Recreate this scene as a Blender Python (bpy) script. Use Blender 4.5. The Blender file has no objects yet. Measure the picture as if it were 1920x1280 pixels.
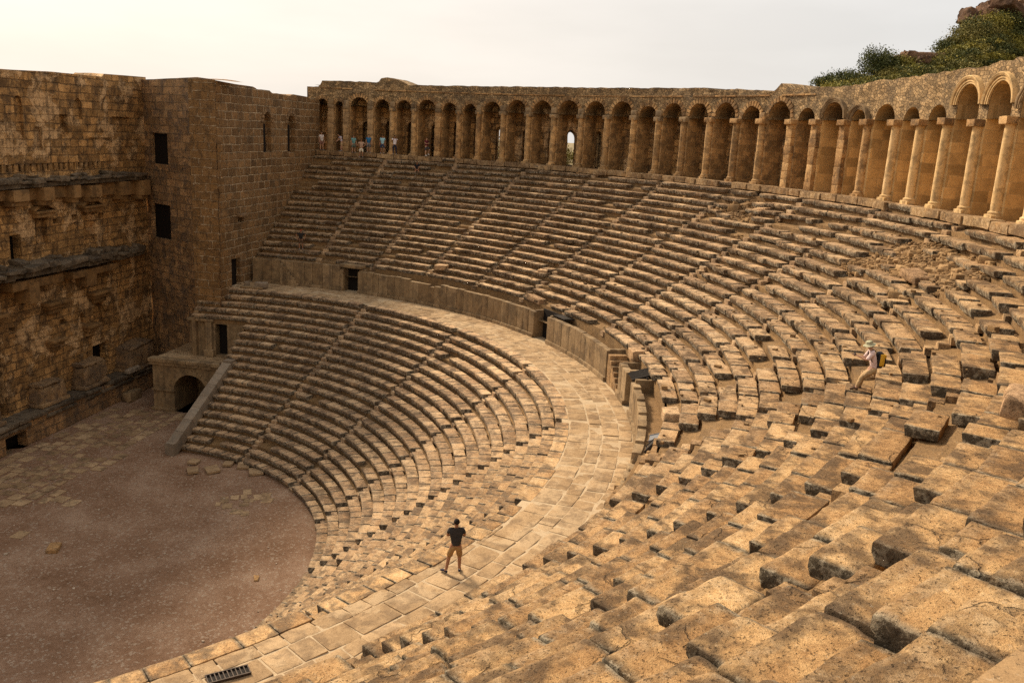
import bpy, math, random
import numpy as np
from mathutils import Vector, Matrix
rng = np.random.default_rng(7)
random.seed(7)
R = math.radians
scene = bpy.context.scene
COL = scene.collection

# ------------------------------------------------------------------ camera
CAM = np.array([-35.8498, -32.2793, 22.4892])
cd = bpy.data.cameras.new('camera'); cam = bpy.data.objects.new('camera', cd); COL.objects.link(cam)
fw = Vector((0.95953, 0.158537, -0.232741)).normalized()
rt = Vector((0.174561, -0.983386, 0.049813)); rt = (rt - fw * rt.dot(fw)).normalized()
up = rt.cross(fw)
cam.matrix_world = Matrix(((rt.x, up.x, -fw.x, CAM[0]), (rt.y, up.y, -fw.y, CAM[1]), (rt.z, up.z, -fw.z, CAM[2]), (0, 0, 0, 1)))
cd.sensor_width = 36.0; cd.lens = 1638.82 / 1920 * 36; cd.clip_end = 5000; cd.clip_start = 0.1
scene.camera = cam

# ------------------------------------------------------------------ light
SUN_AZ = R(50)          # from +x towards +y
SUN_EL = R(37.5)
sd = bpy.data.lights.new('sun', 'SUN'); sd.energy = 5.0; sd.angle = R(13); sd.color = (1.0, 0.82, 0.60)
sun = bpy.data.objects.new('sun', sd); COL.objects.link(sun)
sdir = Vector((math.cos(SUN_EL) * math.cos(SUN_AZ), math.cos(SUN_EL) * math.sin(SUN_AZ), math.sin(SUN_EL)))
sun.rotation_euler = sdir.to_track_quat('Z', 'Y').to_euler()
w = bpy.data.worlds.new('World'); scene.world = w; w.use_nodes = True
nt = w.node_tree; nt.nodes.clear()
def wn(t): return nt.nodes.new(t)
out = wn('ShaderNodeOutputWorld'); bg = wn('ShaderNodeBackground'); sky = wn('ShaderNodeTexSky')
sky.sky_type = 'NISHITA'; sky.sun_disc = False; sky.sun_elevation = SUN_EL; sky.sun_rotation = math.pi / 2 - SUN_AZ
sky.altitude = 50; sky.air_density = 1.0; sky.dust_density = 6.0; sky.ozone_density = 1.0
# thin high cloud veil: pulls the clear blue to a pale cream
mx = wn('ShaderNodeMix'); mx.data_type = 'RGBA'; mx.inputs[0].default_value = 0.78
veil = wn('ShaderNodeMix'); veil.data_type = 'RGBA'
tc = wn('ShaderNodeTexCoord'); dot = wn('ShaderNodeVectorMath'); dot.operation = 'DOT_PRODUCT'
dot.inputs[1].default_value = sdir[:]
mr = wn('ShaderNodeMapRange'); mr.inputs[1].default_value = 0.15; mr.inputs[2].default_value = 0.78
nt.links.new(tc.outputs['Generated'], dot.inputs[0]); nt.links.new(dot.outputs['Value'], mr.inputs[0])
nt.links.new(mr.outputs[0], veil.inputs[0])
mr2 = wn('ShaderNodeMapRange'); mr2.inputs[1].default_value = -.35; mr2.inputs[2].default_value = .22; nt.links.new(dot.outputs['Value'], mr2.inputs[0])
veil_fill = wn('ShaderNodeMix'); veil_fill.data_type = 'RGBA'; nt.links.new(mr2.outputs[0], veil_fill.inputs[0]); veil_fill.inputs[6].default_value = (11.5, 9.3, 6.9, 1); nt.links.new(veil.outputs[2], veil_fill.inputs[7])  # unseen sky opposite the sun, added warm tone to warm the shade
veil.inputs[6].default_value = (8.0, 8.25, 8.45, 1); veil.inputs[7].default_value = (11.0, 10.1, 9.1, 1)
cn = wn('ShaderNodeTexNoise'); cn.inputs['Scale'].default_value = 2.6; cn.inputs['Detail'].default_value = 5; cmap = wn('ShaderNodeMapping'); cmap.inputs['Scale'].default_value = (1, 1, 4.5)
nt.links.new(tc.outputs['Generated'], cmap.inputs[0]); nt.links.new(cmap.outputs[0], cn.inputs['Vector'])
cr = wn('ShaderNodeMapRange'); cr.inputs[1].default_value = .35; cr.inputs[2].default_value = .65; cr.inputs[3].default_value = .93; cr.inputs[4].default_value = 1.05; nt.links.new(cn.outputs['Fac'], cr.inputs[0])
vm = wn('ShaderNodeVectorMath'); vm.operation = 'SCALE'; nt.links.new(veil_fill.outputs[2], vm.inputs[0]); nt.links.new(cr.outputs[0], vm.inputs['Scale'])
nt.links.new(sky.outputs[0], mx.inputs[6]); nt.links.new(vm.outputs[0], mx.inputs[7])
nt.links.new(mx.outputs[2], bg.inputs[0]); bg.inputs[1].default_value = 0.081
nt.links.new(bg.outputs[0], out.inputs[0])
scene.view_settings.view_transform = 'Standard'; scene.view_settings.look = 'None'
scene.view_settings.exposure = 0.38; scene.view_settings.gamma = 1.0
scene.cycles.use_denoising = False; scene.cycles.max_bounces = 5; scene.cycles.diffuse_bounces = 3

# ------------------------------------------------------------------ numpy noise
def _h(i, j, k, s):
    n = (i * 374761393 + j * 668265263 + k * 2147483647 + s * 1274126177).astype(np.int64) & 0xffffffff
    n = ((n ^ (n >> 13)) * 1274126177) & 0xffffffff
    n = ((n ^ (n >> 16)) * 2246822519) & 0xffffffff
    return ((n ^ (n >> 15)) & 0xffff) / 32767.5 - 1.0
def vnoise(p, s=0):
    p = np.asarray(p, float); i = np.floor(p).astype(np.int64); f = p - i; f = f * f * (3 - 2 * f)
    x, y, z = i[..., 0], i[..., 1], i[..., 2]; u, v, w_ = f[..., 0], f[..., 1], f[..., 2]
    r = 0
    for a in (0, 1):
        for b in (0, 1):
            for c in (0, 1):
                r = r + _h(x + a, y + b, z + c, s) * (u if a else 1 - u) * (v if b else 1 - v) * (w_ if c else 1 - w_)
    return r
def fbm(p, s=0, o=3):
    r = 0; a = 1.0; q = np.asarray(p, float)
    for k in range(o):
        r = r + a * vnoise(q, s + k * 17); q = q * 2.03; a *= 0.5
    return r / 1.6
def vec_noise(p, s=0, o=2):
    return np.stack([fbm(p, s + 1, o), fbm(p, s + 101, o), fbm(p, s + 201, o)], -1)

# ------------------------------------------------------------------ mesh builder
class MB:
    def __init__(s): s.v = []; s.f = []; s.uv = []; s.a = []; s.n = 0
    def add(s, v, f, uv=None, rnd=0.5, wear_shade=0.0):
        v = np.asarray(v, float).reshape(-1, 3); f = np.asarray(f, np.int64).reshape(-1, 4)
        if len(v) == 0: return
        s.v.append(v); s.f.append(f + s.n); s.n += len(v)
        s.uv.append(np.zeros((len(v), 2)) if uv is None else np.asarray(uv, float).reshape(-1, 2))
        a = np.zeros((len(v), 2)); a[:, 0] = rnd; a[:, 1] = wear_shade; s.a.append(a)
    def grid(s, P, uv=None, rnd=0.5, wear_shade=0.0, flip=False):
        P = np.asarray(P, float); n, m = P.shape[:2]
        i = np.arange(n * m).reshape(n, m)
        f = np.stack([i[:-1, :-1], i[1:, :-1], i[1:, 1:], i[:-1, 1:]], -1).reshape(-1, 4)
        if flip: f = f[:, ::-1]
        s.add(P.reshape(-1, 3), f, None if uv is None else uv, rnd, wear_shade)
    def build(s, name, mat, parent=None, loc=None, smooth=True, label=None, sharp=40):
        me = bpy.data.meshes.new(name)
        V = np.concatenate(s.v); F = np.concatenate(s.f); UV = np.concatenate(s.uv); A = np.concatenate(s.a)
        if loc is None and parent is not None: loc = parent.location
        off = np.zeros(3) if loc is None else np.array(loc)
        V = V - off
        tri = F[:, 3] == F[:, 2]
        ln = np.where(tri, 3, 4); st = np.concatenate([[0], np.cumsum(ln)[:-1]])
        mask = np.ones(F.shape, bool); mask[tri, 3] = False
        L = F[mask]
        me.vertices.add(len(V)); me.vertices.foreach_set('co', V.astype(np.float32).ravel())
        me.loops.add(len(L)); me.loops.foreach_set('vertex_index', L.astype(np.int32))
        me.polygons.add(len(F)); me.polygons.foreach_set('loop_start', st.astype(np.int32)); me.polygons.foreach_set('loop_total', ln.astype(np.int32))
        me.polygons.foreach_set('use_smooth', np.full(len(F), smooth))
        u = me.uv_layers.new(name='wall'); u.data.foreach_set('uv', UV[L].astype(np.float32).ravel())
        for k, nm in enumerate(('rnd', 'wear_shade')):
            at = me.attributes.new(nm, 'FLOAT', 'POINT'); at.data.foreach_set('value', A[:, k].astype(np.float32))
        me.update(calc_edges=True); me.validate()
        if smooth and sharp: me.set_sharp_from_angle(angle=R(sharp))
        me.materials.append(mat)
        o = bpy.data.objects.new(name, me); COL.objects.link(o)
        if parent is not None: o.parent = parent
        elif loc is not None: o.location = loc
        if label: o['label'] = label
        return o
def tag(o, label=None, cat=None, group=None, kind=None):
    if label: o['label'] = label
    if cat: o['category'] = cat
    if group: o['group'] = group
    if kind: o['kind'] = kind
    return o
def thing(name, label, cat, loc=(0, 0, 0), group=None):
    o = bpy.data.objects.new(name, None); COL.objects.link(o); o.location = loc; o.empty_display_size = 0.3
    return tag(o, label, cat, group)

# ---- rounded, eroded boxes, many at once
_T = {}
def template(na, nb, nc):
    k = (na, nb, nc)
    if k in _T: return _T[k]
    def lin(n):
        if n <= 2: return np.array([-1., 1.])
        if n == 3: return np.array([-1., 0., 1.])
        inner = np.linspace(-.82, .82, n - 2)
        return np.concatenate([[-1], inner, [1]])
    A, B, C = lin(na), lin(nb), lin(nc)
    idx = {}; vs = []; fs = []
    def vid(i, j, l):
        q = (i, j, l)
        if q not in idx: idx[q] = len(vs); vs.append((A[i], B[j], C[l]))
        return idx[q]
    na, nb, nc = len(A), len(B), len(C)
    for l, fl in ((0, 1), (nc - 1, 0)):
        for i in range(na - 1):
            for j in range(nb - 1):
                q = [vid(i, j, l), vid(i + 1, j, l), vid(i + 1, j + 1, l), vid(i, j + 1, l)]; fs.append(q[::-1] if fl else q)
    for j, fl in ((0, 0), (nb - 1, 1)):
        for i in range(na - 1):
            for l in range(nc - 1):
                q = [vid(i, j, l), vid(i + 1, j, l), vid(i + 1, j, l + 1), vid(i, j, l + 1)]; fs.append(q[::-1] if fl else q)
    for i, fl in ((0, 1), (na - 1, 0)):
        for j in range(nb - 1):
            for l in range(nc - 1):
                q = [vid(i, j, l), vid(i, j + 1, l), vid(i, j + 1, l + 1), vid(i, j, l + 1)]; fs.append(q[::-1] if fl else q)
    _T[k] = (np.array(vs), np.array(fs)); return _T[k]
def eroded(half, lod, rr, seed, chip=1.0, amp=0.012, base=None):
    """half (B,3); returns local verts (B,N,3), faces. seed (B,)"""
    T, F = template(*lod)
    half = np.asarray(half, float); B = len(half)
    P = T[None] * half[:, None, :]
    sp = P * 1.0 + np.asarray(seed, float)[:, None, None] * np.array([7.31, 3.17, 5.53])
    n1 = fbm(sp * 1.7, 3, 2); n2 = fbm(sp * 5.0, 9, 2)
    mh = half.min(axis=1)[:, None]
    r = np.asarray(rr, float).reshape(-1, 1) * (1 + 1.2 * chip * np.clip(n1, 0, 1) + .5 * n2) + 0.10 * chip * np.clip(n1 - .35, 0, 1)
    r = np.clip(r, .004, mh * .9)[..., None]
    lim = half[:, None, :] - r
    q = np.clip(P, -lim, lim); d = P - q; L = np.linalg.norm(d, axis=-1, keepdims=True)
    P = np.where(L > 1e-6, q + d / np.maximum(L, 1e-6) * r, P)
    P = P + vec_noise(sp * 3.1, 31, 2) * amp * 1.6 + vec_noise(sp * 11., 57, 1) * amp * .5
    return P, F
def add_boxes(mb, cen, half, rotz, lod=(5, 4, 3), rr=.04, seed=None, chip=1., amp=.012, tilt=0.0, rnd=None, wear_shade=0.0):
    cen = np.atleast_2d(cen).astype(float); B = len(cen)
    half = np.broadcast_to(np.atleast_2d(half), (B, 3)).astype(float); rotz = np.broadcast_to(np.asarray(rotz, float), (B,))
    seed = rng.uniform(0, 400, B) if seed is None else np.broadcast_to(seed, (B,))
    rnd = rng.uniform(0, 1, B) if rnd is None else np.broadcast_to(rnd, (B,))
    P, F = eroded(half, lod, np.full(B, rr) if np.isscalar(rr) else rr, seed, chip, amp)
    if tilt:
        tx = rng.normal(0, tilt, B)[:, None]; ty = rng.normal(0, tilt, B)[:, None]
        P = np.stack([P[..., 0], P[..., 1] - P[..., 2] * tx, P[..., 2] + P[..., 1] * tx + P[..., 0] * ty], -1)
    c, s = np.cos(rotz)[:, None], np.sin(rotz)[:, None]
    X = P[..., 0] * c - P[..., 1] * s; Y = P[..., 0] * s + P[..., 1] * c
    V = np.stack([X, Y, P[..., 2]], -1) + cen[:, None, :]
    n = V.shape[1]
    for b in range(B):
        mb.add(V[b], F, None, rnd[b], wear_shade)
def box(mb, x0, x1, y0, y1, z0, z1, lod=(6, 4, 4), rr=.03, chip=1., amp=.012, rot=0, rnd=None, wear_shade=0., tilt=0.):
    add_boxes(mb, [((x0 + x1) / 2, (y0 + y1) / 2, (z0 + z1) / 2)], [(abs(x1 - x0) / 2, abs(y1 - y0) / 2, abs(z1 - z0) / 2)], rot, lod, rr, None, chip, amp, tilt, rnd, wear_shade)

# ------------------------------------------------------------------ materials
def new_mat(name, rough=0.9):
    m = bpy.data.materials.new(name); m.use_nodes = True; n = m.node_tree; n.nodes.clear()
    o = n.nodes.new('ShaderNodeOutputMaterial'); b = n.nodes.new('ShaderNodeBsdfPrincipled')
    b.inputs['Roughness'].default_value = rough; b.inputs['Specular IOR Level'].default_value = 0.15
    n.links.new(b.outputs[0], o.inputs[0]); return m, n, b
class G:
    """small node-graph helper"""
    def __init__(s, n): s.n = n
    def node(s, t, **k):
        x = s.n.nodes.new(t)
        for a, b in k.items(): setattr(x, a, b)
        return x
    def link(s, a, b): s.n.links.new(a, b)
    def noise(s, vec, scale, detail=4, rough=.55, dist=0.):
        x = s.node('ShaderNodeTexNoise'); x.inputs['Scale'].default_value = scale; x.inputs['Detail'].default_value = detail
        x.inputs['Roughness'].default_value = rough; x.inputs['Distortion'].default_value = dist; s.link(vec, x.inputs['Vector']); return x.outputs['Fac']
    def math(s, op, a, b=None, c=None, clamp=False):
        x = s.node('ShaderNodeMath', operation=op, use_clamp=clamp)
        for i, q in enumerate((a, b, c)):
            if q is None: continue
            if hasattr(q, 'is_output') or hasattr(q, 'links'): s.link(q, x.inputs[i])
            else: x.inputs[i].default_value = q
        return x.outputs[0]
    def rng(s, v, a, b, c=0., d=1., smooth=True):
        x = s.node('ShaderNodeMapRange'); x.interpolation_type = 'SMOOTHSTEP' if smooth else 'LINEAR'
        s.link(v, x.inputs[0])
        for i, q in enumerate((a, b, c, d)): x.inputs[i + 1].default_value = q
        return x.outputs[0]
    def mix(s, f, a, b, mode='MIX'):
        x = s.node('ShaderNodeMix', data_type='RGBA', blend_type=mode)
        if hasattr(f, 'links'): s.link(f, x.inputs[0])
        else: x.inputs[0].default_value = f
        for i, q in ((6, a), (7, b)):
            if hasattr(q, 'links'): s.link(q, x.inputs[i])
            else: x.inputs[i].default_value = (*q, 1)
        return x.outputs[2]
    def ramp(s, v, stops):
        x = s.node('ShaderNodeValToRGB'); s.link(v, x.inputs[0]); e = x.color_ramp.elements
        while len(e) < len(stops): e.new(.5)
        for k, (p, c) in enumerate(stops): e[k].position = p; e[k].color = (*c, 1)
        return x.outputs[0]
    def attr(s, n):
        x = s.node('ShaderNodeAttribute'); x.attribute_name = n; return x.outputs['Fac']

def stone(name, cols, stain=(.075, .058, .042), stain_amt=.6, stain_scale=.9, lichen=((.065, .055, .038), (.30, .255, .18)), pale=(.55, .48, .36), pale_amt=.25,
          masonry=None, patch=None, crack=0., msz=.024, grey=None, mortar=(.40, .33, .23), mortar_amt=.6, msize=(.9, .45), bump=.5, grain=1.0, worldmap=False, streak=0., rough_bump=.03):
    m, n, b = new_mat(name); g = G(n)
    if worldmap:
        P = g.node('ShaderNodeNewGeometry').outputs['Position']
    else:
        P = g.node('ShaderNodeTexCoord').outputs['Object']
    rnd = g.attr('rnd'); wear_shade = g.attr('wear_shade')
    big = g.noise(P, .22, 3); mid = g.noise(P, 1.6, 5, .6, .3); fine = g.noise(P, 8., 10, .76); grn = g.noise(P, 55., 3, .7)
    t = g.math('ADD', g.math('MULTIPLY', mid, .55), g.math('MULTIPLY', big, .25))
    t = g.math('ADD', t, g.math('MULTIPLY', rnd, .26)); t = g.math('ADD', t, g.math('MULTIPLY_ADD', fine, .85, -.42))
    t = g.rng(t, .28, .85, 0, 1, False)
    k = len(cols); c = g.ramp(t, [(i / (k - 1), cc) for i, cc in enumerate(cols)])
    disp = g.math('MULTIPLY_ADD', fine, .6, g.math('MULTIPLY', grn, .25))
    if masonry:
        uvn = g.node('ShaderNodeUVMap'); uvn.uv_map = 'wall'; UV = uvn.outputs[0]
        nz = g.node('ShaderNodeTexNoise'); nz.inputs['Scale'].default_value = 1.3; nz.inputs['Detail'].default_value = 3; g.link(UV, nz.inputs['Vector'])
        sc = g.node('ShaderNodeVectorMath', operation='SUBTRACT'); g.link(nz.outputs['Color'], sc.inputs[0]); sc.inputs[1].default_value = (.5, .5, .5)
        sm = g.node('ShaderNodeVectorMath', operation='SCALE'); g.link(sc.outputs[0], sm.inputs[0]); sm.inputs['Scale'].default_value = .20 if masonry == 'brick' else .30
        ad = g.node('ShaderNodeVectorMath', operation='ADD'); g.link(UV, ad.inputs[0]); g.link(sm.outputs[0], ad.inputs[1]); UVd = ad.outputs[0]
        if masonry == 'brick':
            bt = g.node('ShaderNodeTexBrick'); g.link(UVd, bt.inputs['Vector']); bt.inputs['Scale'].default_value = 1.
            bt.inputs['Brick Width'].default_value = msize[0]; bt.inputs['Row Height'].default_value = msize[1]
            bt.inputs['Mortar Size'].default_value = msz; bt.inputs['Mortar Smooth'].default_value = .6; bt.offset = .5; bt.squash = .8; bt.squash_frequency = 3
            bt.inputs['Color1'].default_value = (0, 0, 0, 1); bt.inputs['Color2'].default_value = (1, 1, 1, 1); bt.inputs['Mortar'].default_value = (.5, .5, .5, 1)
            mort = bt.outputs['Fac']; cell = g.node('ShaderNodeSeparateColor'); g.link(bt.outputs['Color'], cell.inputs[0]); cell = cell.outputs[0]
        else:
            vs = []
            for feat in ('DISTANCE_TO_EDGE', 'F1'):
                vt = g.node('ShaderNodeTexVoronoi', feature=feat); vt.voronoi_dimensions = '2D'; vt.inputs['Scale'].default_value = 1 / msize[0]
                mp = g.node('ShaderNodeMapping'); mp.inputs['Scale'].default_value = (1, msize[0] / msize[1], 1); g.link(UVd, mp.inputs[0]); g.link(mp.outputs[0], vt.inputs['Vector']); vs.append(vt)
            mort = g.rng(vs[0].outputs['Distance'], .02, .10, 1, 0)
            cell = g.node('ShaderNodeSeparateColor'); g.link(vs[1].outputs['Color'], cell.inputs[0]); cell = cell.outputs[0]
        cv = g.rng(cell, 0, 1, .5 if masonry == 'rubble' else .62, 1.55 if masonry == 'rubble' else 1.35, False)
        cc = g.node('ShaderNodeCombineColor');
        for i in range(3): g.link(cv, cc.inputs[i])
        c = g.mix(.9, c, cc.outputs[0], 'MULTIPLY')
        mnoise = g.rng(g.noise(P, .5, 4), .30, .55, .45, 1)
        c = g.mix(g.math('MULTIPLY', g.math('MULTIPLY', mort, mnoise), mortar_amt), c, mortar)
        disp = g.math('SUBTRACT', disp, g.math('MULTIPLY', mort, 1.3))
    if patch:       # remains of plaster in large ragged patches
        pf_ = g.rng(g.noise(P, .42, 8, .62, .4), .50, .56); c = g.mix(g.math('MULTIPLY', pf_, .85), c, patch); disp = g.math('ADD', disp, g.math('MULTIPLY', pf_, .8))
    # lichen-mottled lip, with painted shade on the block ends
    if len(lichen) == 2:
        spots = g.rng(g.noise(P, 5.5, 6, .75), .47, .57); lc = g.mix(spots, lichen[0], lichen[1]); c = g.mix(g.math('MULTIPLY', wear_shade, g.rng(g.noise(P, 1.2, 4), .28, .45, .35, .95)), c, lc)
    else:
        spots = g.rng(g.noise(P, 1.6, 6, .7), .38, .55); c = g.mix(g.math('MULTIPLY', g.math('MULTIPLY', spots, wear_shade), .85), c, lichen)
    if crack:
        cw = g.node('ShaderNodeTexNoise'); cw.inputs['Scale'].default_value = 1.8; cw.inputs['Detail'].default_value = 6; g.link(P, cw.inputs['Vector'])
        cs = g.node('ShaderNodeVectorMath', operation='SCALE'); g.link(cw.outputs['Color'], cs.inputs[0]); cs.inputs['Scale'].default_value = .9
        ca = g.node('ShaderNodeVectorMath', operation='ADD'); g.link(P, ca.inputs[0]); g.link(cs.outputs[0], ca.inputs[1])
        cv_ = g.node('ShaderNodeTexVoronoi', feature='DISTANCE_TO_EDGE'); cv_.inputs['Scale'].default_value = .55; g.link(ca.outputs[0], cv_.inputs['Vector'])
        ck = g.math('MULTIPLY', g.rng(cv_.outputs['Distance'], .004, .016, 1, 0), g.rng(g.noise(P, .7, 2), .48, .6)); ck = g.math('MULTIPLY', ck, crack)
        c = g.mix(ck, c, tuple(x * .4 for x in stain)); disp = g.math('SUBTRACT', disp, g.math('MULTIPLY', ck, 1.5))
    if grey:        # the sector beside the stage has weathered greyer
        dp = g.node('ShaderNodeVectorMath', operation='DOT_PRODUCT'); g.link(P, dp.inputs[0]); dp.inputs[1].default_value = (.85, .52, 0)
        gf = g.rng(g.math('ADD', dp.outputs['Value'], g.math('MULTIPLY', big, 10.)), grey[0], grey[1], grey[2], grey[3]); hs = g.node('ShaderNodeHueSaturation'); hs.inputs['Saturation'].default_value = .86; hs.inputs['Value'].default_value = 1.12; g.link(c, hs.inputs['Color'])
        c = g.mix(gf, c, hs.outputs[0])
    # dark patina patches
    st = g.noise(P, stain_scale, 7, .62, .6)
    st2 = g.noise(P, stain_scale * 3.3, 5, .6)
    sf = g.rng(g.math('ADD', g.math('MULTIPLY', st, .7), g.math('MULTIPLY', st2, .3)), .455, .60)
    sf = g.math('MULTIPLY', sf, stain_amt); sf = g.math('MULTIPLY', sf, g.rng(fine, .25, .6, .55, 1))
    c = g.mix(sf, c, stain)
    if streak:
        mp = g.node('ShaderNodeMapping'); mp.inputs['Scale'].default_value = (2.2, 2.2, .16); g.link(P, mp.inputs[0])
        sk = g.rng(g.noise(mp.outputs[0], 1., 5, .6), .52, .68); c = g.mix(g.math('MULTIPLY', sk, streak), c, stain)
    # pale chips and pits
    pf = g.rng(g.noise(P, 17., 4, .6), .62, .70); c = g.mix(g.math('MULTIPLY', pf, pale_amt), c, pale)
    pit = g.rng(g.noise(P, 26., 3, .6), .30, .42, 1, 0); c = g.mix(g.math('MULTIPLY', pit, .55), c, tuple(x * .45 for x in stain))
    gg = g.rng(grn, .2, .8, 1 - .28 * grain, 1 + .28 * grain, False); cc = g.node('ShaderNodeCombineColor')
    for i in range(3): g.link(gg, cc.inputs[i])
    c = g.mix(1., c, cc.outputs[0], 'MULTIPLY')
    g.link(c, b.inputs['Base Color'])
    disp = g.math('SUBTRACT', disp, g.math('MULTIPLY', pit, .35))
    bp = g.node('ShaderNodeBump'); bp.inputs['Strength'].default_value = bump; bp.inputs['Distance'].default_value = rough_bump; g.link(disp, bp.inputs['Height'])
    g.link(bp.outputs[0], b.inputs['Normal']); return m
TAN = [(.17, .092, .038), (.37, .210, .088), (.54, .335, .150), (.68, .465, .245)]
M_seat = stone('seat_limestone', TAN, stain=(.125, .080, .044), stain_amt=.88, stain_scale=1.05, crack=.45, bump=.85, rough_bump=.05)
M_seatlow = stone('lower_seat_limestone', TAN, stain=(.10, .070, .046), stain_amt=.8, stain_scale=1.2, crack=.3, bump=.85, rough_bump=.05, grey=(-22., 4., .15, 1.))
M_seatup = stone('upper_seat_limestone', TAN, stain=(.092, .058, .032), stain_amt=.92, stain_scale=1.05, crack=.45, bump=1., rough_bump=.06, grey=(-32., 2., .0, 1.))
M_core = stone('earth_mortar', [(.13, .075, .032), (.24, .145, .065), (.36, .225, .10)], stain_amt=.3, pale_amt=.35, bump=.9, rough_bump=.06)
M_sand = stone('trodden_sand', [(.24, .150, .072), (.34, .215, .105), (.42, .28, .145)], stain_amt=.35, pale_amt=.25, bump=.4)
M_walk = stone('walkway_paving', [(.25, .16, .082), (.37, .25, .135), (.50, .35, .20)], stain=(.13, .085, .05), patch=(.42, .30, .175), stain_amt=.6, stain_scale=1.3, pale_amt=.15)
M_grout = stone('pale_grout', [(.36, .26, .155), (.54, .42, .27)], stain_amt=.15, bump=.2)
M_marble = stone('weathered_marble', [(.15, .112, .078), (.25, .195, .140), (.36, .29, .215)], stain=(.12, .11, .09), stain_amt=.5, pale=(.6, .58, .52))
M_podium = stone('podium_limestone', [(.16, .102, .052), (.27, .185, .10), (.40, .285, .165)], stain=(.07, .052, .035), stain_amt=.6, streak=.4, pale_amt=.4)
M_galpier = stone('pier_stone', [(.24, .14, .060), (.45, .275, .12), (.62, .39, .175)], stain=(.085, .058, .036), stain_amt=.65, stain_scale=1.6, masonry='brick', msize=(.8, .38), mortar_amt=.25, streak=.25, pale_amt=.35)
M_honey = stone('restored_honey_stone', [(.42, .26, .105), (.58, .37, .155), (.68, .46, .22)], stain=(.14, .09, .045), stain_amt=.25, masonry='brick', msize=(1.1, .55), mortar_amt=.2, pale_amt=.05, bump=.25)
M_honeycol = stone('honey_column', [(.46, .30, .13), (.62, .42, .20), (.70, .50, .28)], stain=(.09, .065, .04), stain_amt=.5, stain_scale=1.8, pale_amt=.1, bump=.3)
M_rubble = stone('rubble_masonry', [(.17, .11, .052), (.33, .22, .11), (.50, .36, .20)], stain_amt=.55, masonry='rubble', msize=(.27, .16), mortar=(.14, .092, .048), mortar_amt=.85, pale_amt=.5, bump=.9, rough_bump=.05)
M_ashlar = stone('dark_ashlar', [(.14, .078, .034), (.27, .158, .070), (.43, .275, .13)], stain=(.055, .040, .027), stain_amt=.55, masonry='brick', msize=(1.25, .62), lichen=(.26, .14, .05), msz=.052, mortar=(.58, .44, .28), mortar_amt=1., bump=1., rough_bump=.10, streak=.25, stain_scale=1.6)
M_tower = stone('tower_stone', [(.16, .090, .043), (.37, .215, .10), (.66, .41, .18)], stain=(.11, .082, .062), stain_amt=.8, lichen=(.30, .155, .052), masonry='brick', msize=(1.3, .6), msz=.04, mortar=(.24, .175, .105), mortar_amt=.6, bump=1., rough_bump=.11, streak=.35, stain_scale=1.3, pale=(.42, .35, .28), pale_amt=.6)
M_plaster = stone('plastered_wall', [(.22, .115, .042), (.47, .265, .10), (.70, .45, .21)], patch=(.70, .46, .24), stain=(.065, .043, .027), stain_amt=.75, masonry='brick', msize=(1.2, .55), msz=.045, mortar=(.16, .10, .055), mortar_amt=.6, bump=1., rough_bump=.10, streak=.4, stain_scale=1.1, pale=(.32, .25, .18), pale_amt=.3)
M_cornice = stone('dark_cornice', [(.065, .048, .032), (.13, .098, .065), (.24, .185, .125)], stain=(.02, .017, .014), stain_amt=.7, pale=(.5, .47, .40), pale_amt=.9, stain_scale=1.)
M_orbrick = stone('ochre_carving', [(.15, .085, .034), (.26, .15, .062), (.36, .225, .105)], stain=(.04, .028, .018), stain_amt=.6)
def simple(name, col, rough=.8, noise=.15, metal=0.):
    m, n, b = new_mat(name, rough); g = G(n); P = g.node('ShaderNodeTexCoord').outputs['Object']
    f = g.noise(P, 14., 4); c = g.mix(g.rng(f, .3, .7, 0, 1), tuple(x * (1 - noise) for x in col), tuple(min(1, x * (1 + noise)) for x in col))
    g.link(c, b.inputs['Base Color']); b.inputs['Metallic'].default_value = metal
    if noise == .12:
        f2 = g.noise(P, 7., 3, .5, 1.2); bp = g.node('ShaderNodeBump'); bp.inputs['Strength'].default_value = 1.; bp.inputs['Distance'].default_value = .05; g.link(f2, bp.inputs['Height']); g.link(bp.outputs[0], b.inputs['Normal'])
    return m

dkm = simple('painted_shade', (.012, .009, .007))  # near-black colour painted in for the unlit depth of openings
# ------------------------------------------------------------------ ground, hill
def gheight(x, y):
    r = np.hypot(x, y); a = np.degrees(np.arctan2(y, x))
    side = np.clip((-a - 6) / 8, 0, 1) * np.clip((a + 200) / 40, 0, 1)          # the hillside the theatre leans on
    h = np.clip((r - 50) / 2.0, 0, 1) * 18.9 * side + np.clip((r - 56) / 60, 0, 1) * 4 * side
    return np.where(r < 50, -1.0, h - .02)
rr_ = np.concatenate([[0, 30, 49.9, 50.5, 52, 54, 58, 65, 80, 110, 160, 300, 800, 2500]]); aa_ = np.radians(np.arange(0, 361, 4))
Rg, Ag = np.meshgrid(rr_, aa_, indexing='ij'); X = Rg * np.cos(Ag); Y = Rg * np.sin(Ag)
mg, ng, bgd = new_mat('dry_earth'); g = G(ng); Pp = g.node('ShaderNodeTexCoord').outputs['Object']
cc = g.ramp(g.noise(Pp, .15, 6), [(.3, (.10, .10, .04)), (.5, (.22, .17, .09)), (.7, (.34, .26, .15))]); g.link(cc, bgd.inputs['Base Color'])
mb = MB(); mb.grid(np.stack([X, Y, gheight(X, Y)], -1)); ground = mb.build('ground', mg); ground['kind'] = 'structure'

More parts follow.
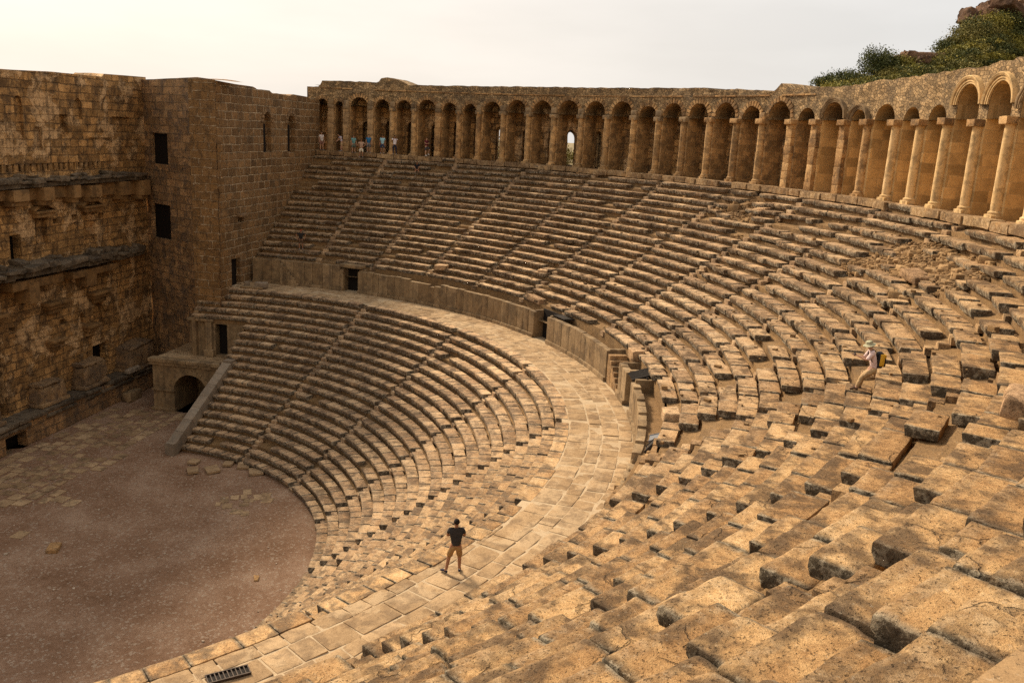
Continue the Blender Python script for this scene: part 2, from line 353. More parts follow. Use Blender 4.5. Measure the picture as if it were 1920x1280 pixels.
# ------------------------------------------------------------------ cavea dimensions
NL, R0, DL, HL = 21, 16.2, .6045, .4376
ZW = 9.19; R1, R2, R3 = 28.29, 31.95, 46.32; Z3 = 19.8
NU, RU, DU, HU = 20, 33.0, .7011, .44; ZU = 11.0
def pc(r, a, z): a = np.radians(a); return np.stack([r * np.cos(a), r * np.sin(a), np.broadcast_to(z, np.shape(r * np.cos(a)))], -1)
STAIR_L = [-1.5 - 20.15 * k for k in range(1, 9)]
STAIR_U = [-7.2 - 9.2 * k for k in range(0, 19)]
PATCH = [(-15.5, 43.9, 1.7, .5), (-8.0, 44.4, 1.2, .4), (-57., 44.4, 3.2, 1.0), (-82.5, 43.8, 4.8, 1.2), (-88.5, 43.9, 3.2, 1.1), (-78.5, 42.6, 1.8, .6), (-42, 36.2, .9, .4), (-69.5, 42.3, 1.0, .5), (-87.5, 42.0, 1.6, .6), (-61, 42.1, .8, .4), (-35, 43.5, .8, .5)]
def in_patch(a, r):
    return any(((a - pa) / wa) ** 2 + ((r - pr) / wr) ** 2 < 1 for pa, pr, wa, wr in PATCH)
def dist(a, r, z):
    x, y = r * math.cos(R(a)), r * math.sin(R(a)); return math.sqrt((x - CAM[0]) ** 2 + (y - CAM[1]) ** 2 + (z - CAM[2]) ** 2)
def inview(a, r, z, m=1.25):
    v = Vector((r * math.cos(R(a)) - CAM[0], r * math.sin(R(a)) - CAM[1], z - CAM[2])); d = v.dot(fw)
    if d < .3: return False
    f = 1638.82; return abs(v.dot(rt) / d) * f < 960 * m and abs(v.dot(up) / d) * f < 640 * m
def lod_for(d, vis):
    if not vis: return (3, 2, 2)
    return (34, 20, 9) if d < 9 else (15, 9, 5) if d < 15 else (9, 6, 4) if d < 28 else (6, 4, 3) if d < 50 else (4, 3, 3)
def drl(a):
    t = np.clip((-np.asarray(a, float) - 101) / 22, 0, 1); return -.58 * t * t * (3 - 2 * t)
SEATS = []      # every seat slab: dict
def make_rows(tier, n, r0, d, zb, h, thick, a_hi, a_lo, stairs, sw, wmean, miss, jr, jz):
    for i in range(n):
        r = r0 + i * d; zt = zb + (i + 1) * h; hi = a_hi(i); lo = a_lo
        edges = []; a = hi
        ss = sorted([s for s in stairs if lo < s < hi - 1], reverse=True); seg = []
        cur = hi
        for s in ss:
            hw = math.degrees(sw / 2 / r); seg.append((cur, s + hw)); cur = s - hw
        seg.append((cur, lo))
        for si, (s0, s1) in enumerate(seg):
            L = R(s0 - s1) * r
            if L < .4: continue
            big = 1.12 if (tier == 'u' and s0 < -100) else 1.; k = max(1, round(L / (wmean * big * random.uniform(.85, 1.2)))); ws = np.array([random.uniform(.6, 1.5) for _ in range(k)]); ws = ws / ws.sum() * L
            cura = s0; oj = random.gauss(0, jr * .7); oz = random.gauss(0, jz * .6)
            for j, wd in enumerate(ws):
                ac = cura - math.degrees(wd / 2 / r); cura -= math.degrees(wd / r)
                ptc = tier == 'u' and in_patch(ac, r + .3)
                if tier == 'u' and i == n - 1 and ac < -114: continue
                if ptc and random.random() < .62: continue
                wide = tier == 'u' and i == n - 2 and ac < -114
                dd = dist(ac, r, zt); fj = .40 if ac > -62 else .75 if ac > -85 else 1.
                sunk = False
                if not (tier == 'l' and i == n - 1) and random.random() < (miss + (.05 if tier == 'u' and ac < -92 else 0)) * (2.0 if (j in (0, k - 1)) else 1) and not wide:
                    if dd > 15: continue
                    sunk = dd > 4
                off = oj + random.gauss(0, jr) * fj
                xd = 0.
                if tier == 'l': off += float(drl(ac)); xd = 0.
                if tier == 'u' and random.random() < .14 * fj: off -= random.uniform(.04, .18)
                SEATS.append(dict(t=tier, i=i, a=ac, w=wd - random.uniform(.008, .03), r=r + off, d=d * (1.93 if wide else 1) + random.choice([-.03, 0, .04]) - (off if off > 0 else 0) + xd, z=zt + oz + random.gauss(0, jz) * fj - (random.uniform(.05, .16) if ptc else 0) - (.21 if sunk else 0), h=thick * random.uniform(.9, 1.15), vis=inview(ac, r, zt), D=dd, yaw=random.gauss(0, .010 if tier == 'l' else .012)))
make_rows('l', NL, R0, DL, 0., HL, .29, lambda i: (7.4 if i >= 16 else (-2.6 if i > 10 else -2.0 - 0.05 * (10 - i))), -178, STAIR_L, .52, .92, .012, .012, .010)
make_rows('u', NU, RU, DU, ZU, HU, .27, lambda i: math.degrees(math.asin(1.35 / (RU + i * DU))), -165, STAIR_U, .56, 1.35, .035, .022, .016)

def seat_mesh(mb, S, lod, amp, rr, chip):
    if not S: return
    ar = lambda k: np.array([s[k] for s in S], float)
    a = np.radians(ar('a')); rc = ar('r') + ar('d') / 2
    cen = np.stack([rc * np.cos(a), rc * np.sin(a), ar('z') - ar('h') / 2], -1)
    half = np.stack([ar('w') / 2, ar('d') / 2 + .012, ar('h') / 2], -1)
    B = len(S); seed = rng.uniform(0, 400, B)
    P, F = eroded(half, lod, np.full(B, rr), seed, chip, amp)
    T, _ = template(*lod)
    # curved with the row, sagging lip, undercut below the nose
    x = P[..., 0]; P[..., 1] = P[..., 1] + (x ** 2) / (2 * rc[:, None]) * -1.0
    tx = rng.normal(0, .008, B)[:, None]; ty = rng.normal(0, .006, B)[:, None]
    wedge = (P[..., 1] < 0) & (P[..., 2] < 0)
    P[..., 1] = np.where((T[None, :, 1] < -.9) & (T[None, :, 2] < -.1), P[..., 1] + .06, P[..., 1])
    P[..., 2] = P[..., 2] + P[..., 1] * tx + P[..., 0] * ty
    th = a - math.pi / 2 + ar('yaw'); c, s = np.cos(th)[:, None], np.sin(th)[:, None]
    V = np.stack([P[..., 0] * c - P[..., 1] * s, P[..., 0] * s + P[..., 1] * c, P[..., 2]], -1) + cen[:, None, :]
    wear_shade = (T[:, 1] < -.8) * 1.0
    wear_shade = np.where((T[:, 1] < -.5) & (T[:, 2] > .8), .35, wear_shade); wear_shade = np.where(np.abs(T[:, 0]) > .99, 1., wear_shade)  # block ends fully tinted: dark lichen plus painted shade
    for b in range(B): mb.add(V[b], F, None, rng.uniform(0, 1), wear_shade)

def core_profile(n, r0, d, zb, h, thick, first):
    pr = list(first)
    for i in range(n):
        r = r0 + i * d
        pr += [(r + .17, zb + i * h - thick * .5), (r + .17, zb + (i + 1) * h - thick - .0), (r + d * .5, zb + (i + 1) * h - thick), (r + d * .93, zb + (i + 1) * h - thick * .8)]
    return np.array(pr)
def core_mesh(name, prof, a0, a1, step, mat, parent):
    A = np.arange(a0, a1 - 1e-6, -step); Rr = prof[:, 0][:, None]; Z = prof[:, 1][:, None]
    P = pc(Rr + 0 * A[None], A[None] + 0 * Rr, Z + 0 * A[None])
    if mat is M_core and Rr.max() < 29.5: P = pc(Rr + drl(A)[None], A[None] + 0 * Rr, Z + 0 * A[None])
    nn = vec_noise(P * 1.9, 77, 3) * .05; P = P + nn
    mb = MB(); mb.grid(P, flip=False); return mb.build(name, mat, parent, smooth=True, sharp=50)

lower = thing('lower_seating', 'lower tier of curved worn limestone seat rows between the gravel floor and the paved walkway', 'seating', tuple(pc(22., -50, 4.0)))
upper = thing('upper_seating', 'upper tier of broken limestone seat rows between the walkway wall and the arcade', 'seating', tuple(pc(40., -60, 15.0)))
for t_, root in (('l', lower), ('u', upper)):
    S = [s for s in SEATS if s['t'] == t_]
    near = []
    if True:
        vis = sorted([s for s in S if s['vis']], key=lambda s: s['D']); near = vis[:96]
    nid = set(map(id, near))
    for i in range(NL if t_ == 'l' else NU):
        rowS = [s for s in S if s['i'] == i and id(s) not in nid]; mb = MB(); groups = {}
        for s in rowS: groups.setdefault(lod_for(s['D'], s['vis']), []).append(s)
        for lod, ss in groups.items():
            for q in range(0, len(ss), 40):
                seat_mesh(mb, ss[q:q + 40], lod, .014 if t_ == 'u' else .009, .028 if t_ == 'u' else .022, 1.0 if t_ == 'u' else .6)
        # the stair steps cut through this row
        h = HU if t_ == 'u' else HL; d = DU if t_ == 'u' else DL; r = (RU if t_ == 'u' else R0) + i * d; zt = (ZU if t_ == 'u' else 0) + (i + 1) * h
        for sa in (STAIR_U if t_ == 'u' else STAIR_L):
            if sa < -160 and t_ == 'u': continue
            hw = (.56 if t_ == 'u' else .52) / 2 - .01; D = dist(sa, r, zt); lod = lod_for(D, inview(sa, r, zt)); lod = (max(4, lod[0] // 2), max(3, lod[1] // 2), max(3, lod[2] // 2))
            for (ra, rb, zz) in ((r - .02, r + d * .52, zt - h / 2), (r + d * .5, r + d + .04, zt - .02)):
                if random.random() < .22: continue
                c0 = pc(np.array((ra + rb) / 2 + (float(drl(sa)) if t_ == 'l' else 0)), sa + random.gauss(0, .10), zz - .155 - abs(random.gauss(0, .025))); add_boxes(mb, c0, (hw, (rb - ra) / 2, .14), R(sa) - math.pi / 2 + random.gauss(0, .02), lod, .03, amp=.014, tilt=.02, wear_shade=.25)
        ro = mb.build('seat_row', M_seatup if t_ == 'u' else M_seatlow, root)
        for s in [s for s in near if s['i'] == i]:
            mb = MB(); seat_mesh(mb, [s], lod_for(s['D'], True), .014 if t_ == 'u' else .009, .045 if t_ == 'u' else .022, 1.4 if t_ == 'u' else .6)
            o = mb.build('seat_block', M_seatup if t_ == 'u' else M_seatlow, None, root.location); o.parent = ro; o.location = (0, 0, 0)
core_mesh('seat_bedding', core_profile(NL, R0, DL, 0, HL, .29, [(R0 + .1, -.1)]), -1.9, -178, .7, M_core, lower)
cp = core_profile(5, R0 + 16 * DL, DL, 16 * HL, HL, .29, []); core_mesh('seat_bedding', cp, 7.6, -2.5, .6, M_core, lower)
core_mesh('seat_bedding', core_profile(NU, RU, DU, ZU, HU, .27, [(R2 + .3, 10.35), (RU + .06, 10.35)]), 2.2, -165, .5, M_core, upper)
# faces at the open ends of the lower tier
mb = MB()
for i in range(NL):
    r = R0 + i * DL; zt = (i + 1) * HL
    a_e = 7.2 if i >= 16 else -2.2
    box_c = pc(np.array(r + DL / 2 + .05), a_e, zt / 2 - .05); z0_ = 4.1 if i >= 12 else 0
    add_boxes(mb, (box_c[0], box_c[1] - .12, (zt - .1 + z0_) / 2), (DL / 2 + .03, .16, (zt - .1 - z0_) / 2), 0, (3, 3, 6), .02, amp=.01)
mb.build('end_wall', M_podium, lower)

# ------------------------------------------------------------------ walkway (diazoma)
mb = MB(); A = np.arange(6.5, -178.1, -.75); Rr = np.linspace(R1 + .3, R2 + 1.4, 9)[:, None]
P = pc(Rr + 0 * A[None], A[None] + 0 * Rr, ZW - .020 + 0 * Rr * A[None]); P[..., 2] += fbm(P * .9, 5, 3) * .026; mb.grid(P)
bed = mb.build('walkway_bed', M_grout); bed['kind'] = 'structure'
mb = MB(); rings = [28.92, 29.85, 30.45, 31.25, 31.88]
for q in range(4):
    ra, rb = rings[q], rings[q + 1]; a = 3.0 if q else 5.
    while a > -178:
        wd = random.uniform(.65, 1.45); da = math.degrees(wd / ra); ac = a - da / 2; a -= da
        D = dist(ac, ra, ZW); v = inview(ac, ra, ZW); lod = (10, 8, 3) if (v and D < 24) else (5, 4, 3)
        c0 = pc(np.array((ra + rb) / 2 + random.gauss(0, .015)), ac, ZW - .06 + random.gauss(0, .006))
        add_boxes(mb, c0, (wd / 2 - random.uniform(.006, .028), (rb - ra) / 2 - random.uniform(.006, .035), .06), R(ac) - math.pi / 2 + random.gauss(0, .035), lod, .025, chip=1., amp=.022, tilt=.006)
a = -102.
while a > -178:
    wd = random.uniform(.6, 1.2); da = math.degrees(wd / 28.6); ac = a - da / 2; a -= da; r0_ = 28.29 + DL + float(drl(ac)) + .01; D = dist(ac, 28.6, ZW)
    if 28.90 - r0_ > .08: add_boxes(mb, pc(np.array((r0_ + 28.90) / 2), ac, ZW - .065), (wd / 2 - .015, (28.90 - r0_) / 2, .06), R(ac) - math.pi / 2, (10, 5, 3), .02, chip=.8, amp=.015)
wk = mb.build('walkway', M_walk); tag(wk, None, None, None, 'structure')

# ------------------------------------------------------------------ podium wall behind the walkway
pod = thing('podium_wall', 'low curved wall of upright limestone slabs along the outer edge of the walkway', 'wall', tuple(pc(R2, -40, ZW)))
GAPS = [(-12.7, -15.2, 1), (-49.6, -52.6, 0), (-68.9, -73.4, 2), (-76.6, -79.2, 0)]
mb = MB(); a = 2.2; mbb = MB(); mbc = MB()
def gap_at(a): 
    for g0, g1, k in GAPS:
        if g1 <= a < g0 + 1e-6: return (g0, g1, k)
while a > -93.5:
    gp = gap_at(a - .01)
    if gp: a = gp[1]; continue
    nxt = max([g0 for g0, _, _ in GAPS if g0 < a - 1e-3], default=-999)
    wd = random.uniform(.55, 1.15); da = math.degrees(wd / R2)
    if a - da < nxt + .5: da = a - nxt; wd = R(da) * R2
    ac = a - da / 2; a -= da
    hi_ = 10.95 + (.25 if ac > -12 else 0) + random.gauss(0, .03)
    if -30 < ac < -24: hi_ -= random.uniform(.05, .35)
    if ac < -79: hi_ -= .05 + (-79 - ac) * .03 + random.uniform(0, .05)
    lod = (6, 4, 8) if dist(ac, R2, 10) < 50 else (4, 3, 6)
    add_boxes(mb, pc(np.array(R2 + .2), ac, (hi_ + 9.42) / 2), (wd / 2 - .008, .19, (hi_ - 9.42) / 2), R(ac) - math.pi / 2 + random.gauss(0, .012), lod, .022, amp=.010, chip=.7)
    add_boxes(mbb, pc(np.array(R2 + .14), ac, 9.30), (wd / 2 - .004, .24, .13), R(ac) - math.pi / 2, (5, 3, 3), .03, amp=.01, chip=.6)
mb.build('orthostat_slabs', M_podium, pod); mbb.build('plinth', M_podium, pod)
# back wall of the trench, in rough masonry
mb = MB(); A = np.arange(2.4, -97.5, -.6); prof = np.array([(RU + .02, 9.2), (RU + .0, 10.2), (RU + .06, 11.2)])
P = pc(prof[:, 0][:, None] + 0 * A, A[None] + 0 * prof[:, :1], prof[:, 1][:, None] + 0 * A); P += vec_noise(P * 2.3, 8, 2) * .04; mb.grid(P, flip=False)
mb.build('trench_backing', M_core, pod)
for g0, g1, k in GAPS:
    am = (g0 + g1) / 2; hw = R(g0 - g1) / 2 * R2; rt_ = R(am) - math.pi / 2
    m1 = MB()
    for s_ in (1, -1):
        add_boxes(m1, pc(np.array(R2 + .75), am + s_ * math.degrees((hw + .12) / R2), 10.1), (.12, .55, .92), rt_, (4, 6, 6), .02)
    if k == 1:
        add_boxes(m1, pc(np.array(R2 + .3), am, 11.27), (hw + .35, .34, .14), rt_, (8, 5, 4), .03)
    m1.build('doorway_jambs', M_podium, pod)
    if k == 2:
        m2 = MB()
        for s_ in range(7):
            zz = ZW + .235 * (s_ + 1); aa = g1 + .35 + s_ * .56
            add_boxes(m2, pc(np.array(R2 + .52), aa, (zz + ZW - .1) / 2), (.20, .50, (zz - ZW + .1) / 2), R(aa) - math.pi / 2, (5, 5, 4), .015, chip=.5, amp=.008, wear_shade=.3)
        m2.build('wall_steps', M_seat, pod)
    else:
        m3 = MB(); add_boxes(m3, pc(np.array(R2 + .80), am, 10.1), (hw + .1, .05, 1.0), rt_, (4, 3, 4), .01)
        dk = m3.build('painted_shade_backing', dkm, pod)  # black slab painted as the shade inside the doorway
# small flight of steps rising against the wall at its far left end
m2 = MB()
for s_ in range(8):
    aa = -5.2 + .36 * s_; zz = ZW + .22 * (s_ + 1)
    add_boxes(m2, pc(np.array(R2 - .12), aa, (zz + ZW) / 2), (.13, .2, (zz - ZW) / 2), R(aa) - math.pi / 2, (4, 3, 4), .015, chip=.3)
m2.build('side_steps', M_podium, pod)

# ------------------------------------------------------------------ wall builder with real openings
def wall(mb, f, u0, u1, v0, v1, holes=(), thick=1.0, cell=.4, relief=.05, rs=1.0, top=None, vk=None, back=True, open_back=False, seed=0, cap=True):
    us = set(np.round(np.linspace(u0, u1, max(2, int((u1 - u0) / cell) + 1)), 4)); vs = set(np.round(np.linspace(v0, v1, max(2, int((v1 - v0) / cell) + 1)), 4))
    for h in holes:
        us |= {round(h[0], 4), round(h[1], 4)}; vs |= {round(h[2], 4), round(h[3], 4)}
    def clean(s, keep, lo, hi):
        s = sorted(x for x in s if lo - 1e-6 <= x <= hi + 1e-6); o = []
        for x in s:
            if o and x - o[-1] < .05:
                if x in keep and o[-1] not in keep: o[-1] = x
                elif x in keep: o.append(x)
                continue
            o.append(x)
        return np.array(o)
    ku = {round(h[0], 4) for h in holes} | {round(h[1], 4) for h in holes} | {round(u0, 4), round(u1, 4)}
    kv = {round(h[2], 4) for h in holes} | {round(h[3], 4) for h in holes} | {round(v0, 4), round(v1, 4)}
    U = clean(us, ku, u0, u1); V = clean(vs, kv, v0, v1)
    def disp(u, v):
        q = np.stack([u, v, np.full_like(u, seed)], -1)
        d = fbm(q * .5 * rs, 11, 3) * relief * 1.2 + fbm(q * 2.1 * rs, 15, 3) * relief
        fade = np.ones_like(u)
        for h in holes:
            du = np.maximum(np.maximum(h[0] - u, u - h[1]), 0); dv = np.maximum(np.maximum(h[2] - v, v - h[3]), 0); fade = np.minimum(fade, np.clip(np.hypot(du, dv) / .3, 0, 1))
        return d * fade
    def F_(u, v, d):
        vv = v
        if top is not None: tu = top(u); vv = np.where(v > vk, vk + (v - vk) * (tu - vk) / (v1 - vk), v)
        return f(u, vv, d), np.stack([u, vv], -1)
    UU, VV = np.meshgrid(U, V, indexing='ij'); Pn, uv = F_(UU, VV, disp(UU, VV))
    n, m = UU.shape; i = np.arange(n * m).reshape(n, m)
    fc = np.stack([i[:-1, :-1], i[1:, :-1], i[1:, 1:], i[:-1, 1:]], -1)
    cu = (U[:-1] + U[1:]) / 2; cv = (V[:-1] + V[1:]) / 2; keep = np.ones((n - 1, m - 1), bool)
    for h in holes: keep &= ~(((cu > h[0]) & (cu < h[1]))[:, None] & ((cv > h[2]) & (cv < h[3]))[None])
    mb.add(Pn.reshape(-1, 3), fc[keep], uv.reshape(-1, 2))
    for h in holes:
        ua, ub, va, vb, arch, hd = h
        if arch:
            rr = (ub - ua) / 2; uc = (ua + ub) / 2; K = 12; k = np.arange(K + 1) * math.pi / K; uk = uc - rr * np.cos(k); sp = vb - rr; vkk = sp + rr * np.sin(k)
            g2 = np.stack([np.stack([uk, vkk], -1), np.stack([uk, np.full_like(uk, vb)], -1)], 0); Pn, uv = F_(g2[..., 0], g2[..., 1], np.zeros_like(g2[..., 0])); mb.grid(Pn, uv)
            pu = np.concatenate([[ua], uk, [ub]]); pv = np.concatenate([[va], vkk, [va]])
        else: pu = np.array([ua, ua, ub, ub]); pv = np.array([va, vb, vb, va])
        ds = np.linspace(0, hd, max(2, int(hd / .5) + 1)); pu2, dd = np.meshgrid(pu, ds, indexing='ij'); pv2, _ = np.meshgrid(pv, ds, indexing='ij')
        Pn, _ = F_(pu2, pv2, dd); L = np.concatenate([[0], np.cumsum(np.hypot(np.diff(pu), np.diff(pv)))])
        mb.grid(Pn, np.stack([pu2 + dd, pv2], -1))
        q = np.array([[ua, va], [ub, va]]); Pn, _ = F_(np.array([[ua, ub], [ua, ub]]), np.array([[va, va], [va, va]]), np.array([[0, 0], [hd, hd]])); mb.grid(Pn)
        if not open_back: Pn, _ = F_(np.array([[ua, ua], [ub, ub]]), np.array([[va, vb], [va, vb]]), np.full((2, 2), hd)); mb.grid(Pn, np.array([[ua, va], [ua, vb], [ub, va], [ub, vb]]))
    if cap:
        tu, td = np.meshgrid(U, np.linspace(0, thick, 4), indexing='ij'); Pn, uv = F_(tu, np.full_like(tu, v1), td + np.where(td == 0, disp(tu, np.full_like(tu, v1)), 0)); Pn[..., 2] += fbm(Pn * 1.1, 3, 2) * relief * (td > 0); mb.grid(Pn, np.stack([tu, td], -1))
    if back:
        bu, bv = np.meshgrid(U, [v0, v1], indexing='ij'); Pn, uv = F_(bu, bv, np.full_like(bu, thick)); mb.grid(Pn, uv)
        for e in (u0, u1): Pn, _ = F_(np.full((2, 2), e), np.array([[v0, v1], [v0, v1]]), np.array([[0, 0], [thick, thick]])); mb.grid(Pn, np.array([[0, v0], [0, v1], [thick, v0], [thick, v1]]))
def interp(pts):
    pts = sorted(pts); xs = np.array([p[0] for p in pts]); ys = np.array([p[1] for p in pts]); return lambda u: np.interp(u, xs, ys)

# where the wall is gone, heaped blocks step straight up from the walkway
mb = MB()
for q, (rq, zq) in enumerate(((31.75, 9.62), (32.2, 10.12), (32.62, 10.62), (32.85, 11.0))):
    a = -94.2 - random.uniform(0, .8) - max(0, 1 - q) * 2
    while a > -168:
        wd = random.uniform(.6, 1.3); da = math.degrees(wd / rq); ac = a - da / 2; a -= da
        if random.random() < .10: continue
        D = dist(ac, rq, zq); add_boxes(mb, pc(np.array(rq + .35 + random.gauss(0, .05)), ac, zq - .30 + random.gauss(0, .05)), (wd / 2 - random.uniform(.01, .05), .42, .32), R(ac) - math.pi / 2 + random.gauss(0, .05), lod_for(D, inview(ac, rq, zq)), .05, amp=.025, chip=1.4, tilt=.03, wear_shade=.3)
mb.build('stepped_blocks', M_seat, upper)
# end of the slab wall, seen edge on
mb = MB()
for k in range(5): box(mb, *(lambda c0: (c0[0] - .45, c0[0] + .35, c0[1] - .3, c0[1] + .3))(pc(np.array(R2 + .25 - k * .03), -94.2 - k * 1.2, 0)), 9.2, 10.1 - k * .12, (5, 5, 4), .08, amp=.05, chip=1.6)
mb.build('broken_plinth', M_podium, pod)

# ------------------------------------------------------------------ arcade round the top
arc = thing('arcade', 'long curved stone arcade of arches on columns crowning the upper seats', 'arcade', tuple(pc(47.5, -40, Z3)))
COLS = [1.84, .3, -1.6, -4.65, -7.37, -10.12, -13.24, -15.89, -18.43, -21.58, -24.84, -28.14, -31.63, -35.0, -38.44, -41.56, -44.79, -48.01, -51.35, -54.5, -58.06, -61.0, -64.33, -66.94, -70.17, -72.9, -75.8, -79.1, -82.5, -86.1, -89.5, -92.8, -96.1, -99.4]
COLS[0] = 2.6
RA = 47.15
fg = lambda u, v, d: pc(RA + d, -u / RA * 180 / math.pi, v)
ua = lambda a: -R(a) * RA
holes = []; bay = []
for k in range(len(COLS) - 1):
    a, b = COLS[k], COLS[k + 1]
    if b > 1.0 and k == 0: pass
    pw = .36 if b > -56 else .40
    u_a, u_b = ua(a) + pw, ua(b) - pw; wd = u_b - u_a
    crown = 24.15 + min(wd / 2, 1.2) + (.12 if wd > 1.9 else -.05)
    if -83 < b < -78: crown = 25.78
    if -87 < b < -83: crown = 25.6
    holes.append((u_a, u_b, Z3 + .0, crown, True, 1.5)); bay.append((u_a, u_b, a, b))
topf = interp([(ua(a), z) for a, z in [(3.4, 25.75), (1.75, 25.78), (1.6, 26.37), (-5.5, 26.42), (-5.6, 26.74), (-6.3, 26.9), (-7.3, 26.86), (-8.9, 26.45), (-9.2, 26.27), (-25, 26.42), (-47, 26.33), (-47.15, 26.12), (-49.6, 26.18), (-53.2, 26.1), (-55.2, 26.02), (-56, 26.4), (-56.8, 26.34), (-57.2, 26.1), (-58.3, 26.24), (-59, 26.05), (-64.4, 26.16), (-70.2, 26.36), (-75.8, 26.47), (-82, 26.62), (-104, 26.7)]])
topb = topf; topf = lambda u: topb(u) + np.where(u > ua(-47), .13, .05) * fbm(np.stack([u * 1.9, u * 0, u * 0], -1), 61, 3)
split = ua(-15.0); s2 = ua(-66.0)
fr = MB(); wall(fr, fg, ua(3.3), ua(-101.5), 24.14, 26.5, [(h[0], h[1], 24.14, h[3], True, 1.55) for h in holes], 2.9, .22, .06, rs=1.6, top=topf, vk=25.7, open_back=True)
# arch springing is part of the spandrel; the piers below
spandrel = fr.build('spandrel_wall', M_rubble, arc, sharp=35)
vt_ = MB(); vt2 = MB()      # smooth vault linings set just inside each opening
for h in holes:
    if h[0] < ua(-4): continue
    rr = (h[1] - h[0]) / 2 - .012; uc = (h[0] + h[1]) / 2; th = np.concatenate([[0], np.linspace(0, math.pi, 15), [math.pi]]); T2, D2 = np.meshgrid(th, np.linspace(.02, 1.56, 4), indexing='ij'); sp = h[3] - (h[1] - h[0]) / 2
    U_ = uc - rr * np.cos(T2); V_ = np.maximum(sp + rr * np.sin(T2), 24.14); V_[0] = 24.14; V_[-1] = 24.14; (vt_ if h[0] > ua(-63.5) else vt2).grid(fg(U_, V_, D2), np.stack([D2, T2], -1).reshape(-1, 2))
vt_.build('vault', M_honey, arc); vt2.build('vault', M_galpier, arc)
for k in range(len(COLS)):
    a = COLS[k]; u = ua(a); pw = .36 if a > -57.5 else .40
    mbp = MB(); honey = a < -66
    uu = np.array([u - pw, u - pw, u - pw, u - pw, u + pw, u + pw, u + pw, u + pw]); 
    # a pier: rounded block column running back radially
    nz = 12; prof_u = np.array([-pw, -pw, -pw, -pw * .5, 0, pw * .5, pw, pw, pw]); prof_d = np.array([1.6, .8, .02, 0, 0, 0, .02, .8, 1.6]); zz = np.linspace(Z3 - .1, 24.14, nz)
    PU, ZZ = np.meshgrid(prof_u, zz, indexing='ij'); PD, _ = np.meshgrid(prof_d, zz, indexing='ij')
    am = .012 if honey else .045
    q = np.stack([PU + u, ZZ * 1.5, PD], -1); nzv = fbm(q * 1.7, 21, 3) * am
    mbp.grid(fg(u + PU + nzv * np.sign(PU), ZZ, PD + nzv), np.stack([PU + PD + k * 3.3, ZZ], -1).reshape(-1, 2))
    pr = mbp.build('pier', M_honey if (honey or -62.5 < a < -58.5 or a < -64) else M_galpier, arc, sharp=40)
    # engaged column or squared half pillar
    mbc_ = MB(); cr = .26 if a > -57 else .25
    square = k in (1, 2, 3, 6, 20, 21, 22)
    cen = pc(np.array(RA - .10), a, 0.)
    if square:
        nb = 8; zb = Z3 + .02
        for j in range(nb):
            hh = (24.05 - Z3) / nb; add_boxes(mbc_, (cen[0], cen[1], zb + hh / 2), (.30 + random.uniform(-.03, .03), .20, hh / 2 + .004), R(a) - math.pi / 2 + random.gauss(0, .03), (5, 4, 4), .03, amp=.014); zb += hh
    else:
        zs = np.array([Z3 + .0, Z3 + .18, Z3 + .20, Z3 + .30, Z3 + .36, Z3 + 1.2, Z3 + 2.2, Z3 + 3.3, Z3 + 4.0, Z3 + 4.1, Z3 + 4.25])
        rs_ = np.array([.40, .40, .33, .34, 1 * cr, cr, cr * .98, cr * .95, cr * .92, cr * 1.1, cr * 1.12])
        zf = np.unique(np.concatenate([zs, np.linspace(Z3 + .4, Z3 + 3.9, 10)])); rf = np.interp(zf, zs, rs_); th = np.linspace(0, 2 * math.pi, 19)
        Z2, T2 = np.meshgrid(zf, th, indexing='ij'); R2_ = rf[:, None] * np.ones_like(T2)
        R2_ += fbm(np.stack([np.cos(T2) * 1.2 + k * 5, np.sin(T2) * 1.2, Z2 * 1.4], -1), 33, 3) * (.008 if honey else .035)
        mbc_.grid(np.stack([cen[0] + R2_ * np.cos(T2), cen[1] + R2_ * np.sin(T2), Z2], -1), np.stack([T2 * .27 + k, Z2], -1).reshape(-1, 2), rnd=random.random())
    if not square:
        add_boxes(mbc_, (cen[0], cen[1], Z3 + .09), (.36, .34, .10), R(a) - math.pi / 2, (5, 5, 3), .02)
    cl = mbc_.build('column', M_honeycol if a < -69 else M_seat if -20 < a < -12 or a < -56 else M_galpier, arc, sharp=50)
    m4 = MB(); hw = .30 if a > -20 else .36
    add_boxes(m4, pc(np.array(RA + .12), a, 24.02 + random.gauss(0, .02)), (hw, .62 if a < -50 else .48, .17), R(a) - math.pi / 2 + random.gauss(0, .02), (6, 8, 4), .035, amp=.02)
    if a > -20 or (a > -57 and random.random() < .75): add_boxes(m4, pc(np.array(RA + .06), a, 24.40 + random.gauss(0, .03)), (hw * .85, .32, .24), R(a) - math.pi / 2 + random.gauss(0, .05), (5, 5, 4), .07, amp=.03)
    m4.build('impost_block', M_seat if a < -45 else M_podium, arc)
# back walls with dark doorways, passage behind, outer wall with a few openings
fb = lambda u, v, d: pc(RA + 1.5 + d, -u / RA * 180 / math.pi, v)
bh = []; oh = []
for u_a, u_b, a, b in bay:
    if u_b - u_a < .9 or b < -50: continue
    um = (u_a * .40 + u_b * .60); hw_ = .45
    if b == -31.63: um = ua(-29.0); hw_ = .50
    if b == -35.0: um = ua(-32.5); hw_ = .36
    if b == -21.58: um = ua(-20.0); hw_ = .36
    bh.append((um - hw_, um + hw_, Z3, 22.9 + (random.uniform(-.2, .3) if hw_ == .45 else 0), True, .3))
mbk = MB(); wall(mbk, fb, ua(3.0), ua(-101.5), Z3 - .1, 25.9, bh, .3, .5, .02, open_back=True, back=False)
mbk.build('back_wall', M_plaster, arc)
fo = lambda u, v, d: pc(RA + 2.4 + d, -u / RA * 180 / math.pi, v)
for a, hw_ in ((-19.35, .28), (-28.0, .62), (-31.6, .16)): oh.append((ua(a) - hw_, ua(a) + hw_, Z3 + .05, 22.75, True, .5))
